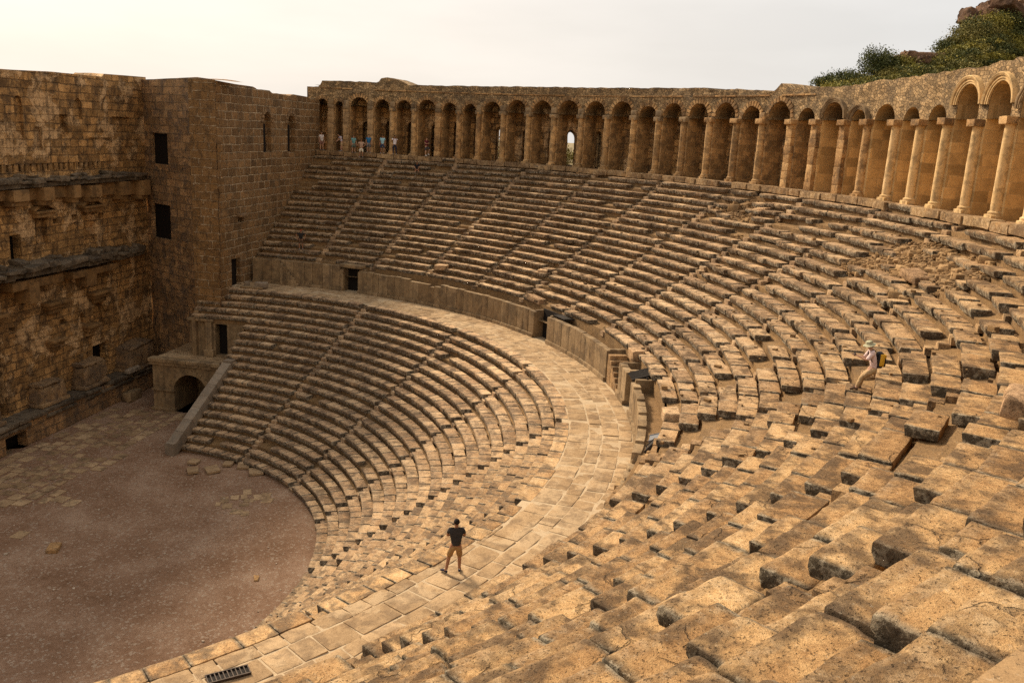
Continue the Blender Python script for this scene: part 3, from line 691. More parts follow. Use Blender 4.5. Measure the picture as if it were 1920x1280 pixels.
mbk = MB(); wall(mbk, fo, ua(3.0), ua(-101.5), Z3 - 6., 26.2, oh, .6, .6, .03, open_back=True, back=False); mbk.build('outer_wall', M_rubble, arc)
mbk = MB(); A = np.arange(3.0, -101.6, -1.5); P = pc(np.array([[RA + 1.4], [RA + 3.0]]) + 0 * A, A[None] + np.zeros((2, 1)), 26.0 + np.zeros((2, len(A)))); mbk.grid(P); mbk.build('roof', M_rubble, arc)
# moulded archivolts
m5 = MB(); m5b = MB()
for k, (u_a, u_b, a, b) in enumerate(bay):
    clean_ = -83 < b < -78
    if not (clean_ or -67 < b < -64 or -87 < b < -83): continue
    rr = (u_b - u_a) / 2; uc = (u_a + u_b) / 2; crown = [h for h in holes if abs(h[0] - u_a) < 1e-6][0][3]; sp = crown - rr
    K = 22; th = np.linspace(0, math.pi, K + 1)
    pr_r = np.array([0, .0, .10, .10, .22, .22, .33, .36, .40]) + rr; pr_d = np.array([.02, -.10, -.10, -.14, -.14, -.19, -.24, -.22, .02])
    if not clean_: pr_r = rr + (pr_r - rr) * .75; pr_d = pr_d * .8
    T2, J = np.meshgrid(th, np.arange(len(pr_r)), indexing='ij'); Rr2 = pr_r[J]; Dd = pr_d[J]
    if not clean_: Rr2 = Rr2 + fbm(np.stack([T2 * 3, J * .5, T2 * 0 + k], -1), 4, 2) * .05; Dd = Dd + fbm(np.stack([T2 * 3, J * .5, T2 * 0 + k + 9], -1), 4, 2) * .04
    U_ = uc - Rr2 * np.cos(T2); V_ = sp + Rr2 * np.sin(T2)
    (m5 if clean_ else m5b).grid(fg(U_, V_, Dd), np.stack([U_, V_], -1).reshape(-1, 2))
m5.build('moulded_archivolt', M_honeycol, arc, label='clean honey coloured moulded arches'); m5b.build('moulded_archivolt', M_podium, arc)
# voussoir stones round the plain arches
m6 = MB()
for k, (u_a, u_b, a, b) in enumerate(bay):
    if b < -58.5: continue
    rr = (u_b - u_a) / 2; uc = (u_a + u_b) / 2; crown = [h for h in holes if abs(h[0] - u_a) < 1e-6][0][3]; sp = crown - rr
    for t in np.linspace(.12, math.pi - .12, 13):
        rm = rr + .17; u_ = uc - rm * math.cos(t); v_ = sp + rm * math.sin(t); c0 = fg(np.array(u_), v_, .03)
        # tall thin stones set radially: build in the wall's own frame
        P, F = eroded([(.17 + random.uniform(-.04, .05), .07, rr * .105)], (3, 3, 3), np.array([.02]), [random.uniform(0, 300)], .5, .012); P = P[0]
        ca, sa = math.cos(t), math.sin(t); du = -ca * P[:, 0] + sa * P[:, 2]; dv = sa * P[:, 0] + ca * P[:, 2]
        m6.add(fg(u_ + du, v_ + dv, .02 + P[:, 1]), F, None, random.random())
m6.build('arch_stones', M_seat, arc)
m7 = MB()
for a in np.arange(3., -60, -1.35):     # thin string course above the arches
    if random.random() < .12: continue
    add_boxes(m7, pc(np.array(RA + .02), a - .6, 25.72), (.52, .10, .055), R(a) - math.pi / 2, (5, 3, 3), .02, amp=.01)
m7.build('string_course', M_seat, arc)
# gallery floor
mb = MB(); A = np.arange(3.2, -166, -.8); Rr = np.array([R3 + .02, R3 + .5, RA, RA + 1.5, RA + 3.1])[:, None]
P = pc(Rr + 0 * A, A[None] + 0 * Rr, Z3 - .02 + 0 * Rr * A); P[..., 2] += fbm(P * .9, 2, 2) * .012; mb.grid(P)
o = mb.build('gallery_floor', M_sand); o['kind'] = 'structure'
mb = MB(); a = 1.8      # kerb of long blocks below the columns
while a > -150:
    wd = random.uniform(.9, 1.8); da = math.degrees(wd / R3); ac = a - da / 2; a -= da
    if random.random() < .05 or ac < -114: continue
    D = dist(ac, R3, Z3); v = inview(ac, R3, Z3)
    add_boxes(mb, pc(np.array(R3 + .20 + random.gauss(0, .03)), ac, Z3 - .17 + random.gauss(0, .02)), (wd / 2 - .02, .36, .21), R(ac) - math.pi / 2 + random.gauss(0, .01), lod_for(D, v), .04, amp=.02, tilt=.01, wear_shade='f' if 0 else .5)
tag(mb.build('gallery_kerb', M_seat), 'row of long weathered kerb stones at the foot of the arcade columns', 'kerb')

# ------------------------------------------------------------------ side wall, tower and stage facade
fs = lambda u, v, d: np.stack([u, 1.5 + d, v + 0 * u], -1)
mb = MB()
wall(mb, fs, 27.02, 47.2, 4.0, 25.0, [(34.9, 36.45, 19.75, 23.05, True, .5), (39.75, 41.4, 19.65, 22.95, True, .5), (28.85, 30.3, 9.2, 11.45, False, 2.2), (30.1, 30.9, 14.3, 14.75, False, .5)], 2.2, .38, .05,
     top=interp([(27, 25.12), (30, 25.02), (33.3, 25.0), (34, 24.8), (34.4, 24.86), (36.2, 24.85), (36.9, 24.62), (37.6, 24.7), (40.5, 24.6), (41, 24.78), (44.4, 24.7), (44.8, 24.5), (47.3, 24.5)]), vk=24.0, seed=4)
for q in range(len(mb.v)): mb.a[q][:, 1] = np.clip(1.35 - (mb.v[q][:, 0] - 27) / 1.2, 0, 1)
side = mb.build('side_wall', M_ashlar, None); tag(side, 'dark wall of squared stone courses with two narrow arched windows closing the left end of the upper seats', 'wall')
mb = MB()
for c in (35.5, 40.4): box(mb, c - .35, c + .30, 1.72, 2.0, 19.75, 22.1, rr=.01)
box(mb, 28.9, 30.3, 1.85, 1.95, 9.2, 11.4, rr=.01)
w1 = mb.build('painted_shade_opening', dkm, side, (0, 0, 0))  # black boxes painted as the shade in both slits and the doorway
mb = MB()
for c, wdt in ((35.67, .82), (40.57, .86)):
    for t in np.linspace(.15, math.pi - .15, 9):
        rm = wdt + .18; add_boxes(mb, (c - rm * math.cos(t), 1.50, (23.0 - wdt + .05) + rm * math.sin(t)), (.20, .09, .12), 0, (3, 3, 3), .02)
box(mb, 29.9, 31.2, 1.12, 1.5, 14.72, 15.0); mb.build('arch_surround', M_tower, side, (0, 0, 0))

stage = thing('stage_building', 'tall dark ruined stage building with broken cornices along the left side', 'building', (26, 10.5, 0))
tl = 10.3; tdir = np.array([31.8 - 27.0, 10.5 - 1.5]); tdir = tdir / np.linalg.norm(tdir); tn = np.array([tdir[1], -tdir[0]])
def ft(u, v, d): return np.stack([27.0 + tdir[0] * u + tn[0] * d, 1.5 + tdir[1] * u + tn[1] * d, v + 0 * u], -1)
mb = MB()
wall(mb, ft, -.02, 10.25, 0., 25.2, [(6.75, 9.15, 18.5, 20.95, False, 2.6), (6.75, 9.5, 12.4, 15.25, False, 2.6)], 2.5, .38, .11, rs=1.2, top=interp([(0, 25.14), (2.3, 25.33), (9.4, 25.12), (11, 25.1)]), vk=24.3, seed=9, back=False)
V_ = np.concatenate(mb.v); u_ = (V_[:, 0] - 27) * tdir[0] + (V_[:, 1] - 1.5) * tdir[1]; k_ = 0
for q in range(len(mb.v)): n_ = len(mb.v[q]); mb.a[q][:, 1] = np.clip(1.4 - u_[k_:k_ + n_] / 1.3, 0, 1); k_ += n_
tw = mb.build('tower_wall', M_tower, stage)
fw_ = lambda u, v, d: np.stack([u, 10.5 + d, v + 0 * u], -1)
H = [(15.7, 16.75, 12.3, 14.1, False, 1.6), (18.2, 19.4, 13.2, 15.1, False, .35), (23.35, 24.7, 12.95, 15.1, False, .35), (13.3, 14.3, 2.0, 6.1, False, 1.6), (23.5, 25.3, 3.15, 4.7, False, 1.5),
     (20.05, 20.6, 14.5, 14.85, False, .4), (22.1, 22.7, 14.55, 14.98, False, .4), (25.2, 25.8, 14.45, 14.83, False, .4), (20.0, 20.7, 7.1, 7.5, False, .4), (22.3, 22.95, 6.7, 7.5, False, .4), (25.25, 25.85, 6.8, 7.25, False, .4), (14.95, 15.55, 7.5, 7.95, False, .4), (23.85, 25.2, 6.0, 8.0, True, .4),
     (21.5, 22.4, 20.7, 22.1, False, .5), (17.1, 17.9, 20.3, 23.2, True, .22), (24.6, 27.4, 19.7, 20.5, False, .15), (27.6, 29.9, 20.9, 22.1, False, .18), (18.9, 19.6, 19.6, 21.2, False, .2), (12.2, 13.2, 20.3, 23.2, True, .25), (23.2, 24.0, 21.8, 23.3, True, .2), (10.5, 11.6, 12.3, 14.1, False, 1.6), (12.6, 13.8, 13.2, 15.1, False, .35)]
x = 8.2
while x < 26.3: H.append((x, x + .2, 18.25, 18.72, False, .35)); x += random.uniform(.5, .62)
mb = MB(); wall(mb, fw_, 0, 32.4, 0., 25.3, H, 2.5, .45, .12, rs=.9, top=interp([(0, 24.6), (16, 24.75), (21, 24.95), (26.8, 24.98), (26.95, 25.22), (33, 25.35)]), vk=24.0, seed=2)
mb.build('facade_wall', M_plaster, stage)
def cornice(x0, x1, z0, z1, dep, seg, jag, name='cornice'):
    m = MB(); x = x0
    while x < x1:
        wd = random.uniform(.8, 1.6) * seg; xe = min(x + wd, x1); dd = dep * random.uniform(1 - jag, 1.)
        hh = z1 - z0
        box(m, x, xe - .02, 10.5 - dd, 10.6, z1 - hh * .32 + random.uniform(-.05, .08) * 1, z1 + random.uniform(-.10, .16), (7, 6, 3), .06, amp=.05, tilt=.05)
        if random.random() < .55: box(m, x + random.uniform(0, .3), x + random.uniform(.5, 1.1), 10.5 - dd * random.uniform(.5, 1.), 10.4, z1 + .02, z1 + random.uniform(.18, .48), (6, 5, 4), .07, amp=.06, chip=1.6, tilt=.12)
        box(m, x, xe, 10.5 - dd * .78, 10.6, z0 + hh * .30, z1 - hh * .3, (5, 4, 3), .03)
        x = xe
    return m.build(name, M_cornice, stage)
cornice(6., 30.9, 17.0, 17.75, 1.25, 1.0, .35)
mb = MB(); prev = 6.
for x0, x1, z0, z1, d_ in ((9, 10.3, 16.3, 17.2, 1.0), (12.0, 13.3, 16.3, 17.2, 1.0), (15.2, 16.7, 16.4, 17.15, 1.0), (18.05, 19.1, 16.3, 17.2, 1.05), (21.2, 22.0, 16.3, 17.2, 1.0), (23.2, 24.5, 16.2, 17.1, .95), (26.9, 27.9, 16.15, 17.2, 1.1), (29.6, 30.65, 16.0, 17.2, 1.1)):
    box(mb, x0, x1, 10.5 - d_, 10.6, z0, z1, rr=.02); box(mb, x0 + .05, x1 - .05, 10.5 - d_ * .8, 10.6, z0 - .35, z0 + .02, rr=.05)
    box(mb, prev, x0 + .02, 10.5 - d_ * .38, 10.6, z0 + .05, z1 - .05, rr=.02); prev = x1
mb.build('entablature', M_orbrick, stage)
cornice(9., 19.7, 11.1, 12.15, 2.0, 1.2, .25); cornice(20.3, 26.4, 11.0, 11.85, 1.8, 1.2, .3); cornice(26.5, 30.6, 10.9, 11.6, 1.0, .7, .5)
mb = MB()
for x0, x1, z0, z1, d_ in ((11.2, 12.2, 9.9, 11.1, 1.5), (14.2, 19.2, 10.6, 11.2, 1.2), (15.6, 16.6, 9.6, 11.0, 1.3), (20.5, 26.0, 10.5, 11.0, 1.0), (22.0, 23.2, 9.7, 10.6, 1.0)): box(mb, x0, x1, 10.5 - d_, 10.6, z0, z1, rr=.03)
for x0, x1, zz in ((18.15, 20.55, 8.6), (23.2, 25.7, 8.5), (18.3, 19.9, 5.85), (12.6, 14.4, 8.7), (22.4, 23.9, 6.1)):
    xm = (x0 + x1) / 2; hwid = (x1 - x0) / 2
    box(mb, x0, x1, 9.75, 10.6, zz + .25, zz + .5, rr=.03); box(mb, xm - hwid * .8, xm + hwid * .8, 9.95, 10.6, zz - .05, zz + .26, rr=.05); box(mb, xm - hwid * .6, xm + hwid * .6, 10.2, 10.6, zz - .45, zz - .03, rr=.08)
mb.build('console', M_orbrick, stage)
for x0, x1 in ((17.95, 19.8), (23.05, 25.3), (12.4, 14.1)):
    m = MB(); box(m, x0, x1, 10.05, 10.6, 15.1, 15.38, rr=.02); box(m, x0 - .15, x1 + .15, 9.9, 10.6, 15.38, 15.55, rr=.02)
    # little gable over the niche
    xm = (x0 + x1) / 2; hw = (x1 - x0) / 2 + .2
    for s_ in (-1, 1):
        P, F = eroded([(hw / 2 * 1.12, .22, .09)], (5, 4, 3), np.array([.02]), [5.], .5, .01); P = P[0]; an = s_ * .42; q = P.copy(); q[:, 0] = P[:, 0] * math.cos(an) + P[:, 2] * math.sin(an) + xm + s_ * hw / 2; q[:, 2] = -P[:, 0] * math.sin(an) + P[:, 2] * math.cos(an) + 15.85; q[:, 1] = P[:, 1] + 10.3; m.add(q, F, None, .5)
    m.build('niche_pediment', M_orbrick, stage)
mb = MB()       # stage podium
fp = lambda u, v, d: np.stack([u, 9.15 + d, v + 0 * u], -1)
wall(mb, fp, 0, 29.5, 0., 1.75, [(12.2, 14.2, .0, 1.15, False, 1.2)], 1.4, .4, .05, seed=5); mb.build('podium', M_tower, stage)
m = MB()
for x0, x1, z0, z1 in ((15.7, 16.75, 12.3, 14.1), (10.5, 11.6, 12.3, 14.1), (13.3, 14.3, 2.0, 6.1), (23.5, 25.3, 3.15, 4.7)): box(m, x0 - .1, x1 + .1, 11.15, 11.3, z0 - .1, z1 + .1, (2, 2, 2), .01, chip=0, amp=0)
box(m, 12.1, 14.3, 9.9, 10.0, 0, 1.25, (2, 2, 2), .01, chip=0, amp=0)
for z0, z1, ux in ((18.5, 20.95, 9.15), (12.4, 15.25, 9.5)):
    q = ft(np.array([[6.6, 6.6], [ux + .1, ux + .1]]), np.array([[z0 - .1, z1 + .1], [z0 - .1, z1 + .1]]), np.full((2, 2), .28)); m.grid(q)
m.build('painted_shade_panel', dkm, stage, sharp=None)  # black sheets painted as shade just inside the openings
cm = MB(); x = 0.
while x < 29.5:
    xe = x + random.uniform(.8, 1.8)
    if random.random() > .1: box(cm, x, xe - .02, 8.85 + random.uniform(0, .2), 10.5, 1.72, 1.98 + random.uniform(-.05, .05), (6, 5, 3), .05, amp=.04, tilt=.01)
    if random.random() > .2: box(cm, x, xe - .02, 9.0, 9.25, 1.35, 1.6, (6, 4, 3), .05, amp=.04)
    x = xe
cm.build('podium_ledge', M_cornice, stage)
mb = MB()
for x0, x1, z1, y0 in ((16.3, 18.9, 3.6, 9.35), (20.9, 23.6, 3.95, 9.3), (26.2, 29.6, 4.1, 8.9), (11.0, 12.6, 3.2, 9.4)):
    box(mb, x0, x1, y0 + .12, 10.6, 2.0, z1 - .2, (12, 7, 8), .16, amp=.12, chip=2.2); box(mb, x0 - .02, x1 - .25, y0 + .1, 10.6, z1 - .22, z1, (9, 6, 3), .10, amp=.10, chip=2., tilt=.03); box(mb, x0 - .15, x1 + .15, y0 - .05, 10.6, 1.98, 2.25, (9, 6, 3), .06, amp=.03)
mb.build('pedestal', M_tower, stage)
mb = MB(); box(mb, 24.6, 26.2, 8.2, 9.0, 0., .75, (8, 6, 4), .12, amp=.07, chip=1.6)
tag(mb.build('fallen_capital', M_podium, None, (25.4, 8.6, 0)), 'grey eroded carved block lying on the ground at the foot of the stage podium', 'stone block')
mb = MB(); box(mb, 25.4, 27.2, 8.75, 9.25, 2.02, 2.45, (10, 5, 4), .18, amp=.04)
tag(mb.build('column_drum', M_marble, None, (26.3, 9, 2)), 'pale broken column drum lying in front of the far pedestal', 'column drum')

# ------------------------------------------------------------------ vaulted gateway, upper chamber, balustrade
gate = thing('vaulted_gateway', 'grey stone gateway block with round arched passage between the stage and the lower seats', 'gateway', (23.8, 2.5, 0))
mb = MB(); fq = lambda u, v, d: np.stack([23.8 + d, -u, v + 0 * u], -1)
wall(mb, fq, -5.65, 1.6, 0., 3.75, [(-3.9, -1.1, .0, 3.1, True, 3.6)], 3.5, .35, .02, seed=7); mb.build('gate_wall', M_podium, gate)
mb = MB(); fq2 = lambda u, v, d: np.stack([u, 5.65 - d, v + 0 * u], -1); wall(mb, fq2, 23.8, 30.2, 0, 3.75, [], .4, .4, .02, cap=False); mb.build('gate_side', M_podium, gate)
mb = MB()
K = 13
for t in np.linspace(.12, math.pi - .12, K):
    rm = 1.4 + .17; P, F = eroded([(.19, .08, .185)], (3, 3, 3), np.array([.02]), [random.uniform(0, 300)], .4, .008); P = P[0]
    ca, sa = math.cos(t), math.sin(t); yy = 2.5 + rm * ca + (ca * P[:, 0] - sa * P[:, 2]); zz = 1.7 + rm * sa + (sa * P[:, 0] + ca * P[:, 2]); mb.add(np.stack([23.78 + P[:, 1], yy, zz], -1), F, None, .6)
mb.build('arch_ring', M_podium, gate)
mb = MB()
y = -1.6
while y < 5.8:
    ye = y + random.uniform(.9, 1.5); ye = min(ye, 5.9); box(mb, 23.5, 24.3, y, ye - .01, 3.95, 4.22, (5, 5, 3), .03); box(mb, 23.62, 24.3, y, ye - .01, 3.7, 3.97, (4, 5, 3), .03); y = ye
    if y > 5.85: break
box(mb, 23.65, 24.05, 3.85, 5.75, 1.62, 1.78, rr=.02); box(mb, 23.6, 24.0, 3.8, 5.8, 0, .25, rr=.03)
mb.build('gate_cornice', M_podium, gate)
mb = MB(); fl = []
for ix in range(7):
    for iy in range(6):
        box(mb, 24.2 + ix * .95, 24.2 + ix * .95 + .93, -1.5 + iy * 1.2, -1.5 + iy * 1.2 + 1.18, 4.0, 4.12 + random.gauss(0, .01), (4, 4, 2), .02)
mb.build('gate_platform', M_walk, gate)
ch = thing('stone_chamber', 'small stone chamber with a dark doorway under the top left end of the lower seats', 'chamber', (27, 2, 4.1))
mb = MB(); fc_ = lambda u, v, d: np.stack([26.05 + d, -u, v + 0 * u], -1); wall(mb, fc_, -3.7, 1.3, 4.12, 7.1, [(-1.55, -.55, 4.2, 6.75, False, 1.6)], 1.5, .4, .02, back=False); mb.build('chamber_wall', M_podium, ch); m = MB(); box(m, 26.7, 26.8, .4, 1.7, 4.15, 6.85, (2, 2, 2), .01, chip=0, amp=0); m.build('painted_shade_panel', dkm, ch)  # black panel painted as the shade in the chamber doorway
mb = MB(); fc2 = lambda u, v, d: np.stack([u, 3.7 - d, v + 0 * u], -1); wall(mb, fc2, 26.05, 28.3, 4.12, 7.1, [], .3, .4, .02, back=False); mb.build('chamber_side', M_podium, ch)
mb = MB(); box(mb, 25.78, 26.2, 1.75, 2.25, 4.12, 6.9); box(mb, 25.7, 26.2, 1.6, 2.4, 4.12, 4.7); box(mb, 25.75, 26.2, 1.6, 3.8, 6.9, 7.12); mb.build('pilaster', M_podium, ch)
# sloping balustrade
mb = MB(); A0 = np.array([15.75, -.70, .45]); A1 = np.array([22.3, -1.45, 4.55]); n_ = 7
for k in range(n_):
    p0 = A0 + (A1 - A0) * k / n_; p1 = A0 + (A1 - A0) * (k + 1) / n_; mid = (p0 + p1) / 2; L = np.linalg.norm(p1 - p0) / 2
    P, F = eroded([(L - .006, .36, .38)], (6, 5, 4), np.array([.015]), [random.uniform(0, 300)], .25, .006); P = P[0]; sl = (A1 - A0)[2] / np.linalg.norm((A1 - A0)[:2]); an = math.atan(sl); hz = math.atan2((A1 - A0)[1], (A1 - A0)[0])
    x_ = P[:, 0] * math.cos(an) - P[:, 2] * math.sin(an); z_ = P[:, 0] * math.sin(an) + P[:, 2] * math.cos(an)
    mb.add(np.stack([mid[0] + x_ * math.cos(hz) - P[:, 1] * math.sin(hz), mid[1] + x_ * math.sin(hz) + P[:, 1] * math.cos(hz), mid[2] + z_], -1), F, None, random.random())
box(mb, 15.35, 15.9, -1.05, -.35, 0, .85, rr=.015, chip=.3, amp=.006, rot=-.11); box(mb, 22.2, 23.0, -1.8, -1.1, 4.1, 5.0, rr=.015, chip=.3, amp=.006, rot=-.11)
tag(mb.build('stone_balustrade', M_marble, None, (19, -1.1, 0)), 'pale grey marble balustrade sloping down beside the lower seats to the ground', 'balustrade')
mb = MB()      # wall under the balustrade
P = []
for k in range(12):
    t = k / 11; q = A0 + (A1 - A0) * t; box(mb, q[0] - .32, q[0] + .32, q[1] - .18, q[1] + .22, 0, q[2] - .2, (3, 3, 5), .02)
mb.build('balustrade_footing', M_podium, lower)

# ------------------------------------------------------------------ orchestra floor
mo, no_, bo = new_mat('gravel_floor', .95); g = G(no_); Pp = g.node('ShaderNodeTexCoord').outputs['Object']
n1 = g.noise(Pp, .28, 4); n2 = g.noise(Pp, 3., 5, .65); n3 = g.noise(Pp, 22., 5, .75); n4 = g.noise(Pp, 70., 2, .8)
t = g.math('ADD', g.math('MULTIPLY', n1, .5), g.math('ADD', g.math('MULTIPLY', n2, .25), g.math('MULTIPLY', n3, .25)))
c = g.ramp(t, [(.36, (.150, .078, .040)), (.5, (.235, .138, .084)), (.62, (.33, .218, .145))])
pv = g.node('ShaderNodeTexVoronoi'); pv.inputs['Scale'].default_value = 10.; g.link(Pp, pv.inputs['Vector'])
pc_ = g.node('ShaderNodeSeparateColor'); g.link(pv.outputs['Color'], pc_.inputs[0]); c = g.mix(g.math('MULTIPLY', g.rng(pc_.outputs[0], .80, .97), .55), c, (.40, .32, .24))
c = g.mix(g.rng(n3, .35, .5, .6, 0), c, (.06, .036, .022)); g.link(c, bo.inputs['Base Color'])
bp = g.node('ShaderNodeBump'); bp.inputs['Strength'].default_value = .8; bp.inputs['Distance'].default_value = .03; g.link(g.math('ADD', n3, g.math('MULTIPLY', n4, .5)), bp.inputs['Height']); g.link(bp.outputs[0], bo.inputs['Normal'])
mb = MB(); A = np.linspace(0, 360, 121); Rr = np.array([0, 2, 5, 8, 11, 14, 16.5, 20, 26, 34])[:, None]
P = pc(Rr + 0 * A, A[None] + 0 * Rr, 0 * Rr * A); P[..., 2] = fbm(P * .35, 3, 3) * .05 * (Rr < 16); mb.grid(P)
tag(mb.build('orchestra_floor', mo), None, None, None, 'structure')
M_pave = stone('worn_paving', [(.20, .125, .065), (.35, .235, .13), (.55, .39, .23)], stain=(.06, .042, .028), stain_amt=.6, pale_amt=.1)
mb = MB()
for ix in range(24):
    for iy in range(14):
        x = -1. + ix * 1.05 + (iy % 2) * .4; y = -3.4 + iy * .88; r = math.hypot(x, y)
        if r > 15.4 and y < -.4: continue
        if y > 8.7 or x > 23.3: continue
        dn = fbm(np.array([[x * .25, y * .25, 3.]]), 5, 2)[0]; edge = (y + 1.2 + x * -.12)
        if edge + dn * 5 < 0 or (r < 6 and dn < .1): continue
        if random.random() < .22: continue
        box(mb, x, x + random.uniform(.6, 1.03), y, y + random.uniform(.55, .86), -.04, .028 + random.uniform(0, .012), (4, 4, 2), .012, chip=.5, amp=.006, rot=random.gauss(0, .015))
for k in range(14):
    x = random.gauss(9.6, 1.0); y = random.gauss(-8.8, 1.3)
    if math.hypot(x, y) < 15.2: box(mb, x, x + random.uniform(.4, .9), y, y + random.uniform(.3, .7), -.04, .03, (4, 4, 2), .012, rot=random.gauss(.3, .1))
tag(mb.build('paving', M_pave), None, None, None, 'structure')
SL = [(14.9, -6.3, 1.0, .8, .35, 'square'), (14.2, -7.5, 1.1, .9, .5, 'split'), (14.9, -5.2, .75, .6, .2, 'small'), (13.7, -4.7, 1.15, .85, .7, 'large'), (13.2, -3.6, 1.0, .7, .55, 'low'), (14.6, -2.9, .8, .65, .1, 'narrow')]
LB = ['tilted brown floor slab at the foot of the first seat row', 'split brown floor slab farthest right of the loose slabs by the first seat row', 'small brown floor slab between two larger ones under the first seat row',
      'largest loose brown floor slab, lying nearest the camera before the balustrade foot', 'low flat floor slab beside the largest loose slab near the balustrade foot', 'narrow floor slab lying against the foot of the balustrade']
for (x, y, a_, b_, ro, k), lb in zip(SL, LB):
    mb = MB(); add_boxes(mb, (x, y, .10), (a_ / 2, b_ / 2, .08), ro, (7, 6, 3), .02, amp=.015, tilt=.05)
    tag(mb.build('floor_slab', M_pave, None, (x, y, 0)), lb, 'stone slab', 'loose slabs on the ground below the lower seats')
mb = MB(); n_ = 220; rr1 = np.sqrt(rng.uniform(0, 1, n_)) * 16; aa1 = rng.uniform(-180, 60, n_); sz = rng.gamma(1.4, .009, n_) + .010
c0 = pc(rr1, aa1, sz * .4); add_boxes(mb, c0, np.stack([sz * 1.3, sz, sz * .7], -1), rng.uniform(0, 6, n_), (3, 3, 3), .012, amp=.01)
tag(mb.build('loose_gravel', stone('pebble_stone', [(.25, .18, .12), (.42, .33, .24), (.55, .46, .36)], stain_amt=.2)), 'scattered pale pebbles over the brown gravel floor', 'gravel', None, 'stuff')
for (x, y, s_, lb) in ((1.5, -13.7, .20, 'lone pale angular stone on the gravel near the lower seats'), (1.6, -2.3, .42, 'flat pale stone half sunk in the middle of the gravel floor')):
    mb = MB(); add_boxes(mb, (x, y, s_ * .2), (s_ * 1.2, s_ * .7, s_ * .3), .4, (6, 5, 4), .06, chip=1.6, amp=.03); tag(mb.build('loose_stone', M_seat, None, (x, y, 0)), lb, 'stone')

# rubble where seats are gone
mb = MB()
for pa, pr, wa, wr in PATCH:
    D = dist(pa, pr, 17); n_ = int(wa * wr * 380) if pa < -50 else int(wa * wr * 60)
    th = rng.uniform(0, 2 * math.pi, n_); q = np.sqrt(rng.uniform(0, 1, n_)); a_ = pa + q * np.cos(th) * wa; r_ = pr + q * np.sin(th) * wr
    zs = ZU + (r_ - RU) / DU * HU - .07 + rng.normal(0, .05, n_) + .10 * (1 - q); sz = rng.gamma(1.3, .026, n_) + .018
    add_boxes(mb, pc(r_, a_, zs), np.stack([sz * 1.4, sz, sz * .8], -1), rng.uniform(0, 6, n_), (4, 4, 4), .05, amp=.012, tilt=.15)
n_ = 700; a_ = rng.uniform(-112, 0, n_); r_ = rng.uniform(RU, 46, n_); row = np.floor((r_ - RU) / DU); sz = rng.gamma(1.5, .014, n_) + .015
add_boxes(mb, pc(r_, a_, ZU + (row + 1) * HU + sz * .4), np.stack([sz * 1.3, sz, sz * .8], -1), rng.uniform(0, 6, n_), (3, 3, 3), .015, amp=.015)
tag(mb.build('rubble', stone('rubble_stone', [(.13, .075, .034), (.27, .165, .075), (.46, .31, .16)], stain_amt=.4)), 'loose broken rubble filling gaps where seats are missing', 'rubble', None, 'stuff')

# individual loose blocks and fittings
def loose(a, r, z, half, rot, lb, mat=None, name='loose_block', tilt=.08, rr=.05, cat='stone block', chip=1.4):
    c0 = pc(np.array(float(r)), a, z); mb = MB(); add_boxes(mb, c0, half, R(a) - math.pi / 2 + rot, (12, 9, 6), rr, chip=chip, amp=.03 if rr > .03 else .008, tilt=tilt)
    return tag(mb.build(name, mat or M_seatup, None, (c0[0], c0[1], c0[2] - half[2])), lb, cat)
def zr(r): return ZU + (math.floor((r - RU) / DU) + 1) * HU
loose(-86.6, 42.9, zr(42.9) - .12, (.65, .42, .17), .2, 'large lone slab resting on the rubble patch below the restored columns')
loose(-59.5, 44.6, zr(44.6) - .12, (.6, .3, .2), .1, 'dark block left in the rubble just under the middle arcade kerb')
loose(-42.5, 35.6, zr(35.6), (.35, .3, .2), .5, 'tilted squarish block above the tall slab wall, left of the open passage')
loose(-27.2, 33.9, zr(33.9) + .05, (.5, .35, .2), .3, 'dark block heaped on the lowest upper rows near the far doorway')
loose(-46.5, 33.3, 11.35, (.75, .35, .2), .05, 'long slab lying behind the tall slab wall beside the open passage')
loose(-72.5, 33.0, 11.3, (.45, .35, .28), .05, 'stacked square block beside the steps in the slab wall')
loose(-90.5, 33.3, 11.3, (.4, .35, .25), .2, 'hollowed square block at the near end of the slab wall')
loose(-1.6, 29.3, 9.5, (.48, .28, .22), .1, 'pale worn block on the low ledge at the left end of the walkway', M_marble, 'marble_block', .03, .06)
loose(.9, 29.4, 9.45, (.22, .2, .2), .4, 'small pale broken block near the dark doorway at the left end of the walkway', M_marble, 'marble_block', .1, .06)
loose(-.3, 29.0, 9.27, (.95, .22, .10), .0, 'low stone ledge carrying two pale blocks at the left end of the walkway', M_podium, 'ledge_stone', .0)
loose(-131.2, 46.9, 19.98, (.45, .42, .24), .3, 'dark rough block at the right edge of the bottom right ledge', rr=.10)
loose(-116.0, 43.6, zr(43.6) + .05, (.7, .45, .20), .05, 'big dark-ended block jutting out below the right edge of the upper rows', rr=.09)
M_dark = simple('dark_board', (.035, .030, .026), .95); M_gray = simple('grey_panel', (.17, .175, .185), .45)
